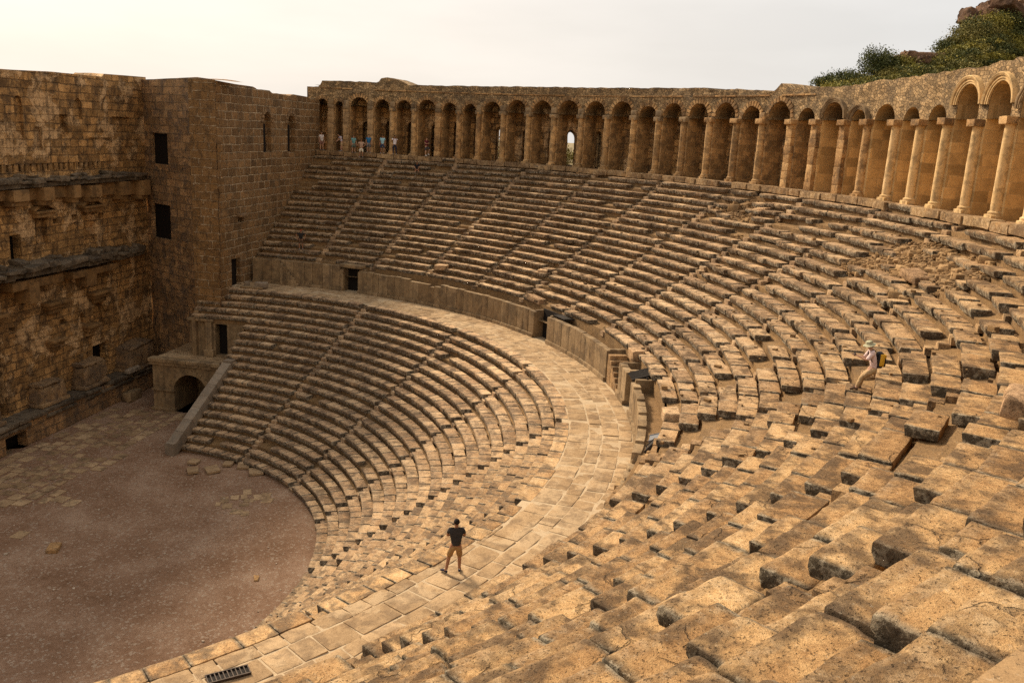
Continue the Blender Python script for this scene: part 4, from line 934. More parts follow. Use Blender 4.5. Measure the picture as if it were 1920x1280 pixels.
def board(a, r, z, half, pitch, lb, mat, name, cat, slats=0):
    c0 = pc(np.array(float(r)), a, z); o = thing(name, lb, cat, tuple(c0)); o.rotation_euler = (pitch, 0, R(a) - math.pi / 2)
    m = MB(); box(m, -half[0], half[0], -half[1], half[1], -half[2], half[2], (3, 3, 2), .006, chip=0, amp=.001)
    ob = m.build('panel', mat, None, (0, 0, 0)); ob.parent = o
    if slats:
        m = MB()
        for k in range(slats):
            x = -half[0] + (k + .5) * 2 * half[0] / slats; box(m, x - .02, x + .02, -half[1], half[1], half[2], half[2] + .02, (2, 2, 2), .004, chip=0, amp=0)
        ob = m.build('slats', mat, None, (0, 0, 0)); ob.parent = o
    m = MB()
    for s_ in (-1, 1): box(m, s_ * half[0] - .02, s_ * half[0] + .02, -half[1] - .02, half[1] + .02, -half[2] - .015, half[2] + .03, (2, 3, 2), .004, chip=0, amp=0)
    ob = m.build('frame', mat, None, (0, 0, 0)); ob.parent = o
    return o
board(-77.9, R2 + .62, 11.05, (.60, .55, .03), .30, 'dark slatted cover leaning over the opening in the near slab wall', M_dark, 'slatted_cover', 'cover', 9)
board(-54.2, R2 + .75, 11.05, (.75, .4, .03), -.05, 'flat dark cover lying behind the slab wall by the open passage', M_dark, 'flat_cover', 'cover')
board(-92.6, R2 + 1.0, 10.75, (.35, .45, .025), .35, 'light grey panel leaning behind the near end of the slab wall', M_gray, 'grey_panel', 'panel')
board(-94.8, R2 + .7, 10.75, (.32, .25, .03), .9, 'small dark framed panel just below the light grey one', M_dark, 'dark_panel', 'panel')
gx = pc(np.array(29.2), -128.8, ZW + .02); gr = thing('drain_grate', 'rusty metal drain grate set in the walkway at the bottom edge', 'grate', tuple(gx)); gr.rotation_euler = (0, 0, math.atan2(-.66, .56)); Mi = simple('rusty_iron', (.06, .045, .035), .6, .3, .4)
m = MB(); box(m, -.5, .5, -.16, .16, -.03, .005, (2, 2, 2), .003, chip=0, amp=0); o = m.build('pit', dkm, None, (0, 0, 0)); o.parent = gr  # thin black sheet painted as the darkness under the bars
m = MB(); box(m, -.52, .52, -.19, -.155, -.02, .05, (2, 2, 2), .003, chip=0, amp=0); box(m, -.52, .52, .155, .19, -.02, .05, (2, 2, 2), .003, chip=0, amp=0)
o = m.build('frame', Mi, None, (0, 0, 0)); o.parent = gr
for k in range(11):
    m = MB(); x = -.5 + k * .1; box(m, x - .014, x + .014, -.17, .17, .0, .045, (2, 2, 2), .003, chip=0, amp=0); o = m.build('bar', Mi, None, (0, 0, 0)); o.parent = gr

# ------------------------------------------------------------------ people
def skin(name, pts, edges, mat, parent, sub=1):
    names = list(pts); me = bpy.data.meshes.new(name)
    me.from_pydata([pts[n][0] for n in names], [(names.index(a), names.index(b)) for a, b in edges], [])
    o = bpy.data.objects.new(name, me); COL.objects.link(o)
    m = o.modifiers.new('s', 'SKIN'); m.use_smooth_shade = True
    sv = me.skin_vertices[0].data if me.skin_vertices else None
    if sv is None:
        import bmesh
        b_ = bmesh.new(); b_.from_mesh(me); b_.verts.layers.skin.verify(); b_.to_mesh(me); b_.free(); sv = me.skin_vertices[0].data
    for k, n in enumerate(names):
        r = pts[n][1]; sv[k].radius = (r, r) if np.isscalar(r) else r
        sv[k].use_root = (k == 0)
    s = o.modifiers.new('u', 'SUBSURF'); s.levels = sub; s.render_levels = sub
    bpy.context.view_layer.update(); dg = bpy.context.evaluated_depsgraph_get(); new = bpy.data.meshes.new_from_object(o.evaluated_get(dg))
    o.modifiers.clear(); o.data = new; new.materials.clear(); new.materials.append(mat)
    new.polygons.foreach_set('use_smooth', np.ones(len(new.polygons), bool)); o.parent = parent; new.name = name
    return o
def ell(name, c, r, mat, parent, cut=None, shift=None):
    th = np.linspace(0, math.pi, 9); ph = np.linspace(0, 2 * math.pi, 15); T2, P2 = np.meshgrid(th, ph, indexing='ij')
    X = np.stack([c[0] + r[0] * np.sin(T2) * np.cos(P2), c[1] + r[1] * np.sin(T2) * np.sin(P2), c[2] + r[2] * np.cos(T2)], -1)
    if cut is not None: X[..., 2] = np.maximum(X[..., 2], c[2] + cut + (X[..., 1] - c[1]) * .55)
    m = MB(); m.grid(X); o = m.build(name, mat, None, (0, 0, 0), sharp=None); o.parent = parent; return o
def person(lb, loc, heading, mats, pose=None, bottom='short', scale=1.0, hair=True, sleeve=.5, lean=0.0, group=None, face=True):
    """local frame: +y is where the person faces"""
    root = thing('person', lb, 'person', loc, group); root.rotation_euler = (0, 0, heading - math.pi / 2); root.scale = (scale,) * 3
    J = dict(pelvis=(0, 0, .95), waist=(0, 0, 1.07), chest=(0, .0, 1.30), neck=(0, -.01, 1.48), jaw=(0, .015, 1.56), head=(0, .0, 1.64), crown=(0, -.005, 1.71),
             shL=(-.19, -.01, 1.42), elL=(-.25, -.03, 1.13), wrL=(-.27, .05, .88), shR=(.19, -.01, 1.42), elR=(.25, -.03, 1.13), wrR=(.27, .05, .88),
             hipL=(-.10, 0, .90), knL=(-.13, .03, .50), anL=(-.14, 0, .09), toL=(-.16, .19, .035), hipR=(.10, 0, .90), knR=(.13, .03, .50), anR=(.14, 0, .09), toR=(.16, .19, .035))
    J.update(pose or {}); J = {k: np.array(v, float) for k, v in J.items()}
    Rad = dict(pelvis=(.125, .095), waist=(.105, .08), chest=(.115, .075), neck=.055, jaw=(.06, .07), head=(.078, .095), crown=(.055, .07), shL=.048, shR=.048, elL=.043, elR=.043, wrL=.028, wrR=.028,
               hipL=.094, hipR=.094, knL=.066, knR=.066, anL=.044, anR=.044, toL=(.035, .025), toR=(.035, .025))
    pts = {k: (tuple(J[k]), Rad[k]) for k in Rad}; E = [('pelvis', 'waist'), ('waist', 'chest'), ('chest', 'neck'), ('neck', 'jaw'), ('jaw', 'head'), ('head', 'crown'), ('chest', 'shL'), ('shL', 'elL'), ('elL', 'wrL'), ('chest', 'shR'), ('shR', 'elR'), ('elR', 'wrR'),
         ('pelvis', 'hipL'), ('hipL', 'knL'), ('knL', 'anL'), ('anL', 'toL'), ('pelvis', 'hipR'), ('hipR', 'knR'), ('knR', 'anR'), ('anR', 'toR')]
    for s_, sg in (('L', -1), ('R', 1)):
        d = J['wr' + s_] - J['el' + s_]; d /= np.linalg.norm(d); side_ = np.cross(d, (0, 0, 1.)); side_ = side_ / (np.linalg.norm(side_) + 1e-6); nrm = np.cross(side_, d)
        w_ = J['wr' + s_]; palm = w_ + d * .065; pts['palm' + s_] = (tuple(palm), (.034, .018)); E.append(('wr' + s_, 'palm' + s_))
        for f_, (off, ln) in enumerate(((-.028, .075), (-.010, .088), (.010, .082), (.027, .064))):
            b0 = palm + d * .035 + side_ * off; b1 = b0 + d * ln * .55 - nrm * .008; b2 = b1 + d * ln * .4 - nrm * .03
            pts[f'k{s_}{f_}'] = (tuple(b0), .010); pts[f'm{s_}{f_}'] = (tuple(b1), .009); pts[f't{s_}{f_}'] = (tuple(b2), .007); E += [('palm' + s_, f'k{s_}{f_}'), (f'k{s_}{f_}', f'm{s_}{f_}'), (f'm{s_}{f_}', f't{s_}{f_}')]
        tb = w_ + d * .03 + side_ * .035 * sg; t2 = tb + d * .04 + side_ * .03 * sg - nrm * .015; pts['th' + s_] = (tuple(tb), .012); pts['tt' + s_] = (tuple(t2), .009); E += [('wr' + s_, 'th' + s_), ('th' + s_, 'tt' + s_)]
    hd = J['head']; fwd = np.array([0, 1, 0.]) if 'look' not in (pose or {}) else J['look'] / np.linalg.norm(J['look'])
    body = skin('body', pts, E, mats['skin'], root, 1)
    sd_ = np.cross(fwd, (0, 0, 1)); sd_ /= np.linalg.norm(sd_)
    if face:
        m = MB()
        for c_, r_ in ((hd + fwd * .098 + np.array([0, 0, -.005]), (.013, .018, .024)),):
            ell('nose', c_, r_, mats['skin'], root)
        for s_ in (-1, 1):
            ell('ear', hd + sd_ * s_ * .080 + np.array([0, 0, -.0]), (.012, .02, .032), mats['skin'], root)
            ell('eye', hd + fwd * .088 + sd_ * s_ * .032 + np.array([0, 0, .022]), (.012, .010, .008), M_eye, root)
        ell('mouth', hd + fwd * .088 + np.array([0, 0, -.055]), (.022, .008, .006), M_lip, root)
    if hair: ell('hair', hd + np.array([0, -.012, .022]) - fwd * .004, (.090, .108, .098), mats['hair'], root, cut=-.02)
    mid = lambda a, b, t: tuple(J[a] * (1 - t) + J[b] * t)
    hem = tuple(J['pelvis'] * .9 + J['waist'] * .1 + np.array([0, 0, -.05]))
    S = dict(waist=(tuple(J['waist']), (.152, .122)), hem=(hem, (.165, .128)), chest=(tuple(J['chest']), (.185, .14)), col=(mid('chest', 'neck', .75), (.085, .07)))
    SE = [('hem', 'waist'), ('waist', 'chest'), ('chest', 'col')]
    for s_ in 'LR':
        S['s' + s_] = (tuple(J['sh' + s_]), .078); S['m' + s_] = (mid('sh' + s_, 'el' + s_, sleeve * .6), .068); S['e' + s_] = (mid('sh' + s_, 'el' + s_, min(1, sleeve * 1.3)), .066)
        SE += [('chest', 's' + s_), ('s' + s_, 'm' + s_), ('m' + s_, 'e' + s_)]
        if sleeve > 1: S['f' + s_] = (mid('el' + s_, 'wr' + s_, .9), .042); SE.append(('e' + s_, 'f' + s_))
    skin('shirt', S, SE, mats['shirt'], root)
    B = dict(pel=(tuple(J['pelvis'] + np.array([0, 0, .03])), (.160, .128)), cr=(tuple(J['pelvis'] + np.array([0, 0, -.06])), (.155, .125))); BE = [('pel', 'cr')]
    for s_ in 'LR':
        B['h' + s_] = (tuple(J['hip' + s_] + np.array([0, 0, -.04])), .105); B['t' + s_] = (mid('hip' + s_, 'kn' + s_, .6), .105); BE += [('cr', 'h' + s_), ('h' + s_, 't' + s_)]
        if bottom == 'short': B['k' + s_] = (mid('hip' + s_, 'kn' + s_, 1.0), .098); BE.append(('t' + s_, 'k' + s_))
        else:
            B['k' + s_] = (tuple(J['kn' + s_]), .078); B['a' + s_] = (mid('kn' + s_, 'an' + s_, .5), .068); B['z' + s_] = (mid('kn' + s_, 'an' + s_, .97), .062); BE += [('t' + s_, 'k' + s_), ('k' + s_, 'a' + s_), ('a' + s_, 'z' + s_)]
    skin('shorts' if bottom == 'short' else 'trousers', B, BE, mats['bottom'], root)
    for s_ in 'LR':
        a_, t_ = J['an' + s_], J['to' + s_]; heel = a_ + (a_ - t_) * np.array([.28, .28, 0]) + np.array([0, 0, -.05]); ball = a_ * .3 + t_ * .7
        skin('shoe', dict(h=(tuple(heel), .040), a=(tuple(a_ * .75 + t_ * .25 + np.array([0, 0, .005])), (.048, .048)), b=(tuple(ball), (.050, .036)), t=(tuple(t_ + (t_ - a_) * .12 * np.array([1, 1, 0])), (.040, .028))), [('h', 'a'), ('a', 'b'), ('b', 't')], mats['shoe'], root)
        if bottom == 'short' and 'sock' in mats: skin('sock', dict(a=(tuple(a_ + np.array([0, 0, -.01])), .046), b=(tuple(a_ + (J['kn' + s_] - a_) * .16), .046)), [('a', 'b')], mats['sock'], root)
    return root
M_eye = simple('eye_dark', (.02, .015, .012), .3); M_lip = simple('lip', (.25, .09, .07), .6)
cm_ = {}
def cl(n, c, rough=.85):
    if n not in cm_: cm_[n] = simple(n, c, rough, .12)
    return cm_[n]
tanned = simple('tanned_skin', (.30, .15, .085), .6, .1); fair = simple('light_skin', (.45, .26, .17), .6, .1)
dkh = cl('dark_hair', (.018, .012, .009)); brh = cl('brown_hair', (.07, .04, .02))
zstand = ZW + .005
pcross = dict(elL=(-.27, .08, 1.17), wrL=(.02, .24, 1.22), elR=(.27, .08, 1.18), wrR=(-.03, .26, 1.22), knL=(-.20, .02, .50), anL=(-.27, -.02, .09), toL=(-.42, .12, .035), hipL=(-.10, 0, .9), knR=(.12, .05, .50), anR=(.13, .06, .09), toR=(.15, .25, .035))
person('man in charcoal shirt and khaki shorts standing alone on the walkway with folded arms', (-11.85, -26.9, zstand), math.radians(14), dict(skin=tanned, shirt=cl('charcoal_cotton', (.035, .032, .032)), bottom=cl('khaki_cotton', (.30, .175, .07)), shoe=cl('navy_canvas', (.03, .03, .05)), sock=cl('white_sock', (.75, .74, .72)), hair=dkh), pcross, scale=1.03)
# man with hat and backpack, half sitting on a seat edge
hr = math.atan2(.975, .22) + .22
sp_ = pc(np.array(39.62), -102.75, 0.)
bpose = dict(pelvis=(0, -.28, .72), waist=(0, -.27, .86), chest=(0, -.20, 1.10), neck=(0, -.13, 1.27), jaw=(0, -.09, 1.34), head=(0, -.06, 1.39), crown=(0, -.04, 1.46), look=(0, 1, -.45), shL=(-.18, -.16, 1.22), elL=(-.22, -.0, .98), wrL=(-.10, .22, 1.06), shR=(.18, -.16, 1.22), elR=(.24, -.02, .96), wrR=(.08, .20, 1.03),
             hipL=(-.10, -.24, .68), knL=(-.12, .06, .42), anL=(-.12, .16, .09), toL=(-.13, .34, .035), hipR=(.10, -.24, .68), knR=(.12, -.02, .38), anR=(.12, .02, .09), toR=(.14, .20, .035))
zp = ZU + 10 * HU + .01 
man2 = person('man in sun hat and pale pink shirt half sitting among the upper seats', (float(sp_[0]), float(sp_[1]), zp - .02), hr, dict(skin=fair, shirt=cl('pale_pink_cotton', (.66, .50, .47)), bottom=cl('beige_cotton', (.40, .27, .14)), shoe=cl('brown_leather', (.10, .06, .04)), hair=brh), bpose, 'long', 1.0, True, .8)
hatm = cl('hat_cotton', (.36, .34, .22)); m = MB(); th = np.linspace(0, 2 * math.pi, 25); rs_ = np.array([.001, .06, .095, .105, .108, .15, .19, .185]); zs_ = np.array([.115, .112, .09, .05, .02, .0, -.025, -.032])
RR, TT = np.meshgrid(rs_, th, indexing='ij'); ZZ = np.meshgrid(zs_, th, indexing='ij')[0] - .012 * np.cos(2 * TT) * (RR > .13)
X = np.stack([RR * np.cos(TT), RR * np.sin(TT), ZZ], -1); tl_ = -.28; X = np.stack([X[..., 0], X[..., 1] * math.cos(tl_) - X[..., 2] * math.sin(tl_), X[..., 1] * math.sin(tl_) + X[..., 2] * math.cos(tl_)], -1) + np.array([0, -.055, 1.43])
m.grid(X); o = m.build('sun_hat', hatm, None, (0, 0, 0)); o.parent = man2
m2loc = man2.location; hd2 = hr - math.pi / 2
def l2w(p): c_, s_ = math.cos(hd2), math.sin(hd2); return (m2loc.x + p[0] * c_ - p[1] * s_, m2loc.y + p[0] * s_ + p[1] * c_, m2loc.z + p[2])
bpk = thing('backpack', 'black backpack with yellow panels on the back of the man in the sun hat', 'backpack', l2w((0, -.40, .98))); bpk.rotation_euler = (0, 0, hd2)
by = cl('yellow_nylon', (.60, .33, .03), .5); bk = cl('black_nylon', (.018, .016, .018), .5)
m = MB(); add_boxes(m, (0, .0, 0), (.16, .11, .25), 0, (8, 7, 8), .09, chip=.2, amp=.008); o = m.build('main_bag', bk, None, (0, 0, 0), sharp=None); o.parent = bpk
m = MB(); add_boxes(m, (0, -.13, -.06), (.12, .045, .13), 0, (6, 5, 6), .04, chip=.1, amp=.005); o = m.build('front_pocket', bk, None, (0, 0, 0), sharp=None); o.parent = bpk
for sx in (-1, 1):
    m = MB(); add_boxes(m, (sx * .125, -.05, .02), (.045, .075, .19), 0, (5, 5, 6), .035, chip=.1, amp=.004); o = m.build('yellow_panel', by, None, (0, 0, 0), sharp=None); o.parent = bpk
    o = skin('shoulder_strap', dict(a=((sx * .12, .10, .22), (.025, .012)), b=((sx * .13, .22, .30), (.028, .012)), c=((sx * .14, .32, .20), (.028, .012)), d=((sx * .14, .30, .02), (.022, .01)), e=((sx * .14, .12, -.14), (.02, .01))), [('a', 'b'), ('b', 'c'), ('c', 'd'), ('d', 'e')], bk, bpk)
m = MB(); add_boxes(m, (0, -.165, .0), (.05, .02, .17), 0, (4, 4, 6), .018, chip=.1, amp=.003); o = m.build('yellow_stripe', by, None, (0, 0, 0), sharp=None); o.parent = bpk
cmr = thing('camera', 'small black camera held in both hands of the man in the sun hat', 'camera', l2w((-.01, .32, 1.09))); cmr.rotation_euler = (0, 0, hd2)
m = MB(); add_boxes(m, (0, 0, 0), (.065, .025, .042), 0, (4, 4, 4), .01, chip=0, amp=0); o = m.build('camera_body', bk, None, (0, 0, 0)); o.parent = cmr
m = MB(); th = np.linspace(0, 2 * math.pi, 17); YY, TT = np.meshgrid(np.array([.02, .065, .065, .06]), th, indexing='ij'); RR = np.array([.03, .03, .024, .001])[:, None]; m.grid(np.stack([RR * np.cos(TT), YY, RR * np.sin(TT)], -1)); o = m.build('lens', bk, None, (0, 0, 0)); o.parent = cmr
toc = lambda x, y: math.atan2(CAM[1] - y, CAM[0] - x)      # heading towards the theatre's far side
hips = dict(elL=(-.38, -.06, 1.17), wrL=(-.17, .07, 1.02), elR=(.38, -.06, 1.17), wrR=(.17, .07, 1.02)); cams = dict(elL=(-.26, .14, 1.25), wrL=(-.07, .27, 1.50), elR=(.26, .14, 1.25), wrR=(.07, .27, 1.50))
fold = dict(elL=(-.27, .03, 1.16), wrL=(.0, .24, 1.2), elR=(.27, .03, 1.16), wrR=(-.04, .25, 1.17))
GP = 'visitors standing along the edge of the upper gallery'
def gp(x, y, z, hd, lb, skin_, shirt, bot, kind, pose=None, sc=1., shoe=('grey_shoe', (.2, .2, .2)), sl=.5):
    p = person(lb, (x, y, z), toc(x, y) + hd, dict(skin=skin_, shirt=cl(*shirt), bottom=cl(*bot), shoe=cl(*shoe), hair=random.choice([dkh, brh])), pose, kind, sc, True, sl, group=GP); return p
zk = Z3 + .04
pA = gp(46.2, .9, zk, .5, 'leftmost gallery visitor in pale shirt with a shoulder bag, beside the dark side wall', fair, ('white_cotton', (.62, .56, .54)), ('pink_shorts', (.30, .16, .13)), 'short')
bgA = thing('shoulder_bag', 'pale round bag hanging at the hip of the leftmost gallery visitor', 'bag', (45.95, .72, zk + .98)); m = MB(); add_boxes(m, (0, 0, 0), (.13, .06, .12), 0, (5, 5, 5), .05, chip=.1, amp=.004); o = m.build('pouch', cl('canvas', (.6, .58, .55)), None, (0, 0, 0)); o.parent = bgA
o = skin('strap', dict(a=((.0, .0, .1), .01), b=((.12, .05, .3), .01), c=((.2, .1, .5), .01)), [('a', 'b'), ('b', 'c')], bk, bgA)
gp(46.4, -1.05, zk, -1.2, 'gallery visitor bending forward in lilac shirt and tan shorts', fair, ('lilac_cotton', (.48, .44, .52)), ('tan_shorts', (.38, .27, .15)), 'short', dict(chest=(0, .10, 1.27), neck=(0, .22, 1.41), jaw=(0, .27, 1.47), head=(0, .30, 1.53), crown=(0, .32, 1.60), shL=(-.19, .12, 1.37), shR=(.19, .12, 1.37), elL=(-.2, .25, 1.12), wrL=(-.1, .4, 1.0), elR=(.2, .25, 1.12), wrR=(.1, .4, 1.0)))
gp(46.2, -2.35, zk - .1, .3, 'gallery visitor in teal patterned top against the rough pier', fair, ('teal_cotton', (.14, .30, .30)), ('olive_skirt', (.12, .15, .12)), 'short', sc=.97)
gp(45.55, -3.35, Z3 - .42, .0, 'man in tan shirt and white shorts with hands on hips, one step below the gallery', tanned, ('tan_shirt', (.40, .27, .19)), ('white_shorts', (.66, .62, .52)), 'short', hips)
gp(46.5, -3.75, zk, .2, 'gallery visitor in bright blue shirt half hidden behind the man with hands on hips', fair, ('blue_cotton', (.03, .14, .30)), ('grey_shorts', (.15, .15, .16)), 'short', sc=.98)
gp(46.3, -5.2, zk, -.2, 'man in light blue shirt and navy shorts standing in front of a pier', tanned, ('light_blue_cotton', (.28, .48, .55)), ('navy_shorts', (.03, .05, .10)), 'short')
gp(46.2, -6.45, zk, .1, 'man in white shirt and dark trousers raising both hands to take a photo', tanned, ('bright_white_cotton', (.70, .66, .70)), ('dark_trousers', (.02, .025, .045)), 'long', cams)
gp(46.3, -9.55, zk, .9, 'visitor in maroon shirt and grey shorts stepping beside the widest left arch', fair, ('maroon_cotton', (.14, .03, .04)), ('charcoal_shorts', (.06, .06, .07)), 'short', dict(fold, knL=(-.1, .28, .60), anL=(-.1, .12, .22), toL=(-.1, .28, .12)), shoe=('white_shoe', (.7, .7, .7)))
a_ = math.degrees(math.atan2(-9.35, 43.8)); zz_ = ZU + (math.floor((44.75 - RU) / DU) + 1) * HU
person('small figure in black sitting just below the gallery visitors', (43.9, -9.35, zz_ - .42), toc(43.9, -9.3), dict(skin=tanned, shirt=cl('black_cotton', (.015, .015, .018)), bottom=cl('rust_shorts', (.25, .11, .06)), shoe=cl('white_shoe', (.7, .7, .7)), hair=dkh),
       dict(pelvis=(0, -.12, .52), waist=(0, -.12, .66), chest=(0, -.06, .90), neck=(0, -.02, 1.07), jaw=(0, .01, 1.14), head=(0, .02, 1.21), crown=(0, .02, 1.28), shL=(-.18, -.04, 1.01), shR=(.18, -.04, 1.01), elL=(-.22, .1, .78), wrL=(-.1, .32, .66), elR=(.22, .1, .78), wrR=(.1, .32, .66),
            hipL=(-.1, -.06, .5), knL=(-.13, .34, .52), hipR=(.1, -.06, .5), knR=(.13, .34, .52), anL=(-.13, .36, .09), toL=(-.14, .54, .035), anR=(.13, .36, .09), toR=(.14, .54, .035)), 'short', 1.0)
z9 = ZU + HU * 2
person('lone visitor in dark clothes and red cap low on the left upper seats', (34.2, -2.1, z9), toc(34, -2), dict(skin=tanned, shirt=cl('dark_grey_cotton', (.022, .02, .02)), bottom=cl('brown_shorts', (.10, .06, .035)), shoe=cl('grey_shoe', (.2, .2, .2)), hair=cl('red_cap', (.35, .03, .02))), dict(elL=(-.42, .0, 1.28), wrL=(-.33, .12, 1.05), elR=(.42, .0, 1.28), wrR=(.33, .12, 1.05)), 'short', .95)

# ------------------------------------------------------------------ hill, rocks and shrubs beyond the arcade
RID = np.array([(38.0, -38.6, 25.6), (38.5, -41.9, 26.2), (38.3, -43.7, 26.75), (40.9, -46.2, 27.3), (42.6, -48.2, 27.6), (44.1, -50.5, 28.6), (46.6, -53.1, 29.6), (49.1, -55.3, 30.8), (50.5, -57.5, 32.1), (52.4, -58.4, 33.3), (54., -59.9, 34.2), (55.6, -61.4, 35.3), (57.1, -63.4, 36.1), (57.9, -67.1, 37.2), (54.8, -74.4, 38.), (50, -82, 38.)])
RID[:, 2] += .45; RID[11:, 2] = np.minimum(RID[11:, 2] - .9, 35.1); RID[9:11, 2] -= .4; RID = CAM + (RID - CAM) * 1.55
tt = np.linspace(0, len(RID) - 1, 70); RI = np.stack([np.interp(tt, np.arange(len(RID)), RID[:, k]) for k in range(3)], -1)
ss_ = np.array([-34, -28, -22, -16, -12, -8, -5, -3, -1.5, 0, 2, 5, 10, 20, 40.])
dirv = RI[:, :2] - CAM[:2]; dirv /= np.linalg.norm(dirv, axis=1)[:, None]
Hh = []
for s_ in ss_:
    hh = RI[:, 2] - 17.
    if s_ <= 0: z = 17. + hh * np.clip(1 + s_ / 34, 0, 1) ** .55
    else: z = 17. + hh * np.clip(1 - (s_ / 45) ** 1.5, 0, 1)
    Hh.append(np.stack([RI[:, 0] + dirv[:, 0] * s_, RI[:, 1] + dirv[:, 1] * s_, z], -1))
Hh = np.stack(Hh, 1); Hh[..., 2] += fbm(Hh * .22, 4, 3) * .5 - .35
mh, nh, bh_ = new_mat('hill_soil'); g = G(nh); Pp = g.node('ShaderNodeTexCoord').outputs['Object']
g.link(g.ramp(g.noise(Pp, .5, 6, .65), [(.35, (.05, .055, .018)), (.5, (.13, .10, .045)), (.65, (.22, .14, .07))]), bh_.inputs['Base Color'])
mb = MB(); mb.grid(Hh); tag(mb.build('hill', mh), None, None, None, 'structure')
def leafmat(n, c1, c2):
    m, nn_, b = new_mat(n, .7); g = G(nn_); P = g.node('ShaderNodeTexCoord').outputs['Object']; r_ = g.attr('rnd')
    t_ = g.math('ADD', g.math('MULTIPLY', r_, .6), g.math('MULTIPLY', g.noise(P, .9, 3), .4)); g.link(g.mix(g.rng(t_, .2, .8, 0, 1), c1, c2), b.inputs['Base Color']); return m
LM = [leafmat('olive_leaf', (.075, .075, .020), (.24, .20, .055)), leafmat('dark_leaf', (.035, .048, .016), (.12, .125, .038)), leafmat('yellow_leaf', (.13, .12, .02), (.30, .25, .05))]
M_bark = simple('bark', (.10, .07, .045), .9, .4)
def leaves(c, rad, n, size, mb):
    nc = max(5, int(n / 45)); cc_ = rng.normal(0, 1, (nc, 3)); cc_ /= np.linalg.norm(cc_, axis=1)[:, None]; cc_ *= rng.uniform(.3, .95, (nc, 1)); cc_[:, 2] = np.abs(cc_[:, 2]) * .95
    k = rng.integers(0, nc, n); p_ = cc_[k] + rng.normal(0, .16, (n, 3)); p_ = c + p_ * rad
    u_ = rng.normal(0, 1, (n, 3)); u_ /= np.linalg.norm(u_, axis=1)[:, None]; v_ = np.cross(u_, rng.normal(0, 1, (n, 3))); v_ /= np.linalg.norm(v_, axis=1)[:, None]
    s_ = size * rng.uniform(.6, 1.4, (n, 1)); V = np.stack([p_ - u_ * s_, p_ + v_ * s_ * .5, p_ + u_ * s_, p_ - v_ * s_ * .5], 1); rn = np.repeat(rng.uniform(0, 1, nc)[k] * .7 + rng.uniform(0, .3, n), 4)
    mb.add(V.reshape(-1, 3), np.arange(n * 4).reshape(n, 4), None, rn)
def shrub(base, rad, lb, lm, n=2200, size=.13, name='shrub', group=None, trunk=.5):
    t_ = thing(name, lb, 'shrub' if name == 'shrub' else 'tree', tuple(base), group); m = MB(); leaves(np.array(base) + np.array([0, 0, rad[2] * .45 + trunk]), np.array(rad), n, size, m); m.build('crown' if name != 'shrub' else 'foliage', LM[lm], t_, smooth=False)
    m = MB(); b0 = np.array(base)
    for k in range(4):
        d = rng.normal(0, .35, 3); d[2] = 1; L = rad[2] * .8 + trunk; zz = np.linspace(0, 1, 6); th = np.linspace(0, 2 * math.pi, 7); rr = (.09 * (1 - zz * .8))[:, None] * (1 if name == 'shrub' else 1.6)
        cx = b0[None] + d[None] * (zz * L)[:, None] - np.array([0, 0, .3]); m.grid(np.stack([cx[:, 0:1] + rr * np.cos(th), cx[:, 1:2] + rr * np.sin(th), cx[:, 2:3] + 0 * th], -1))
    m.build('trunk' if name != 'shrub' else 'stem', M_bark, t_); return t_
def hillpt(f, s): # f along ridge 0..1, s metres along view direction
    i = int(f * (len(RI) - 1)); j = int(np.argmin(np.abs(ss_ - s))); return Hh[i, j]
SP = [(.150, 0, (2.2, 2.2, 1.1), 1, 'low dark bush at the left tip of the hillside, over the ruined wall top'), (.185, 0, (2.6, 2.6, 1.5), 1, 'rounded dark green bush second from the left behind the arcade wall'), (.215, 0, (1.4, 1.4, .9), 0, 'small ragged bush between the low bushes and the tall one behind the arcade'),
      (.272, 0, (2.3, 2.3, 3.0), 1, 'tall upright dark bush standing highest at the left of the hillside'), (.298, 0, (1.9, 1.9, 2.7), 1, 'twin topped dark bush right beside the tallest one'), (.34, 0, (2.6, 2.6, 1.6), 2, 'yellow green bush just left of the lower rock outcrop'),
      (.47, 0, (2.2, 2.2, 1.5), 1, 'dark bush on the skyline just right of the lower rock'), (.51, -1.5, (2.6, 2.6, 2.0), 0, 'olive green bush halfway up the slope on the skyline'), (.55, 0, (2.4, 2.4, 2.2), 1, 'dark leafy bush below the upper cliff on the skyline'),
      (.60, -3, (3.2, 3.2, 2.0), 0, 'broad olive bush under the upper cliff'), (.66, -3, (3., 3., 2.), 2, 'yellow green bush under the top rock'), (.74, -5, (3., 3., 2.), 1, 'dark bush at the right edge under the top rock')]
for f_, s_, rad, lm, lb in SP:
    shrub(hillpt(f_, s_) - np.array([0, 0, .2]), rad, lb, lm, 4200, .115, trunk=.1, group='bushes on the hillside behind the arcade')
m = [MB(), MB(), MB()]
for k in range(520):
    f_ = rng.uniform(.16, .98); s_ = -abs(rng.normal(0, 9)) * 1.0; s_ = max(s_, -30); i = int(f_ * (len(RI) - 1)); j = np.searchsorted(ss_, s_); j = min(max(j, 1), 9); w0 = (s_ - ss_[j - 1]) / (ss_[j] - ss_[j - 1]); q = Hh[i, j - 1] * (1 - w0) + Hh[i, j] * w0
    if s_ > -4 and f_ > .72: continue
    rd = rng.uniform(.9, 2.1) * (1.15 if f_ < .5 else 1); leaves(q + np.array([0, 0, .1]), np.array([rd, rd, rd * .7]), 900, .13, m[rng.integers(0, 3)])
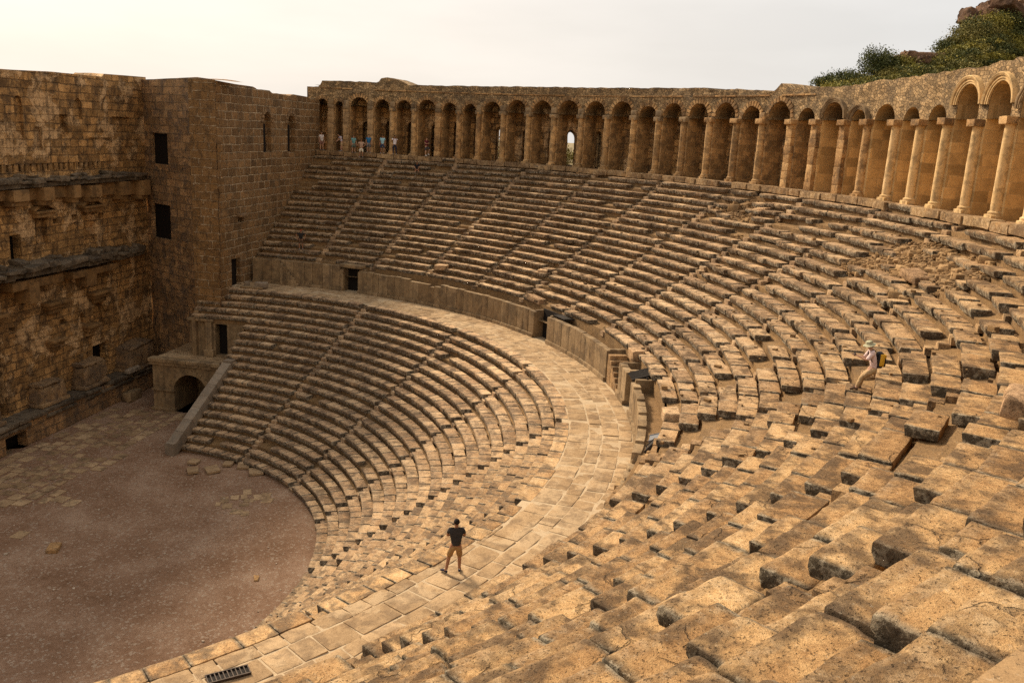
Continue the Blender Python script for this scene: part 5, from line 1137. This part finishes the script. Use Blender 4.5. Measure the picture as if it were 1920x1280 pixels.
for k in range(3): tag(m[k].build('hillside_scrub', LM[k], None, smooth=False), 'dense scrub covering the slope behind the arcade wall', 'scrub', None, 'stuff')
M_rock = stone('cliff_rock', [(.10, .055, .035), (.20, .115, .07), (.33, .21, .13)], stain=(.05, .035, .03), stain_amt=.6, stain_scale=.4, bump=1., rough_bump=.2)
def rock(f_, s_, r_, lb, n=9):
    q = hillpt(f_, s_); m = MB()
    for k in range(n):
        o_ = rng.normal(0, .38, 3) * np.array(r_); hs = np.array(r_) * rng.uniform(.35, .6, 3); add_boxes(m, q + o_ + np.array([0, 0, r_[2] * .3]), hs, rng.uniform(0, 3), (9, 9, 7), .35, chip=2., amp=.18, tilt=.15)
    tag(m.build('rock_outcrop', M_rock, None, tuple(q)), lb, 'rock')
rock(.385, 0, (3.4, 2.0, 1.6), 'low reddish rock outcrop on the skyline among the hillside bushes', 8)
rock(.585, 0, (1.6, 2.2, 2.0), 'small stepped crag on the skyline below the main cliff', 6)
rock(.66, 0, (2.6, 2.6, 2.0), 'middle step of the reddish cliff climbing to the upper right', 8)
rock(.76, 0, (4.5, 3.5, 1.9), 'topmost reddish cliff at the upper right corner', 14)
# greenery seen through the open arch at the back of the arcade
for a_, lb in ((-19.0, 'green bush glimpsed through the left open doorway at the back of the arcade'), (-27.0, 'bright green shrub seen through the tall open doorway in the arcade'), (-30.4, 'green shrub behind the narrow opening right of the bright doorway')):
    q = pc(np.array(54.5), a_ + 2.2, Z3 - 1.2); shrub(q, (1.8, 1.8, 1.9), lb, 2, 1600, .10, trunk=.3, group='shrubs outside the back of the arcade')
fn = thing('railing', 'black metal bar railing across the bright doorway of the arcade', 'railing', tuple(pc(np.array(RA + 2.3), -28.0, Z3)))
for k in range(8):
    m = MB(); q = pc(np.array(RA + 2.3), -27.4 - k * .17, 0.); box(m, q[0] - .012, q[0] + .012, q[1] - .012, q[1] + .012, Z3, Z3 + 1.6, (2, 2, 2), .003, chip=0, amp=0); m.build('bar', Mi, fn)
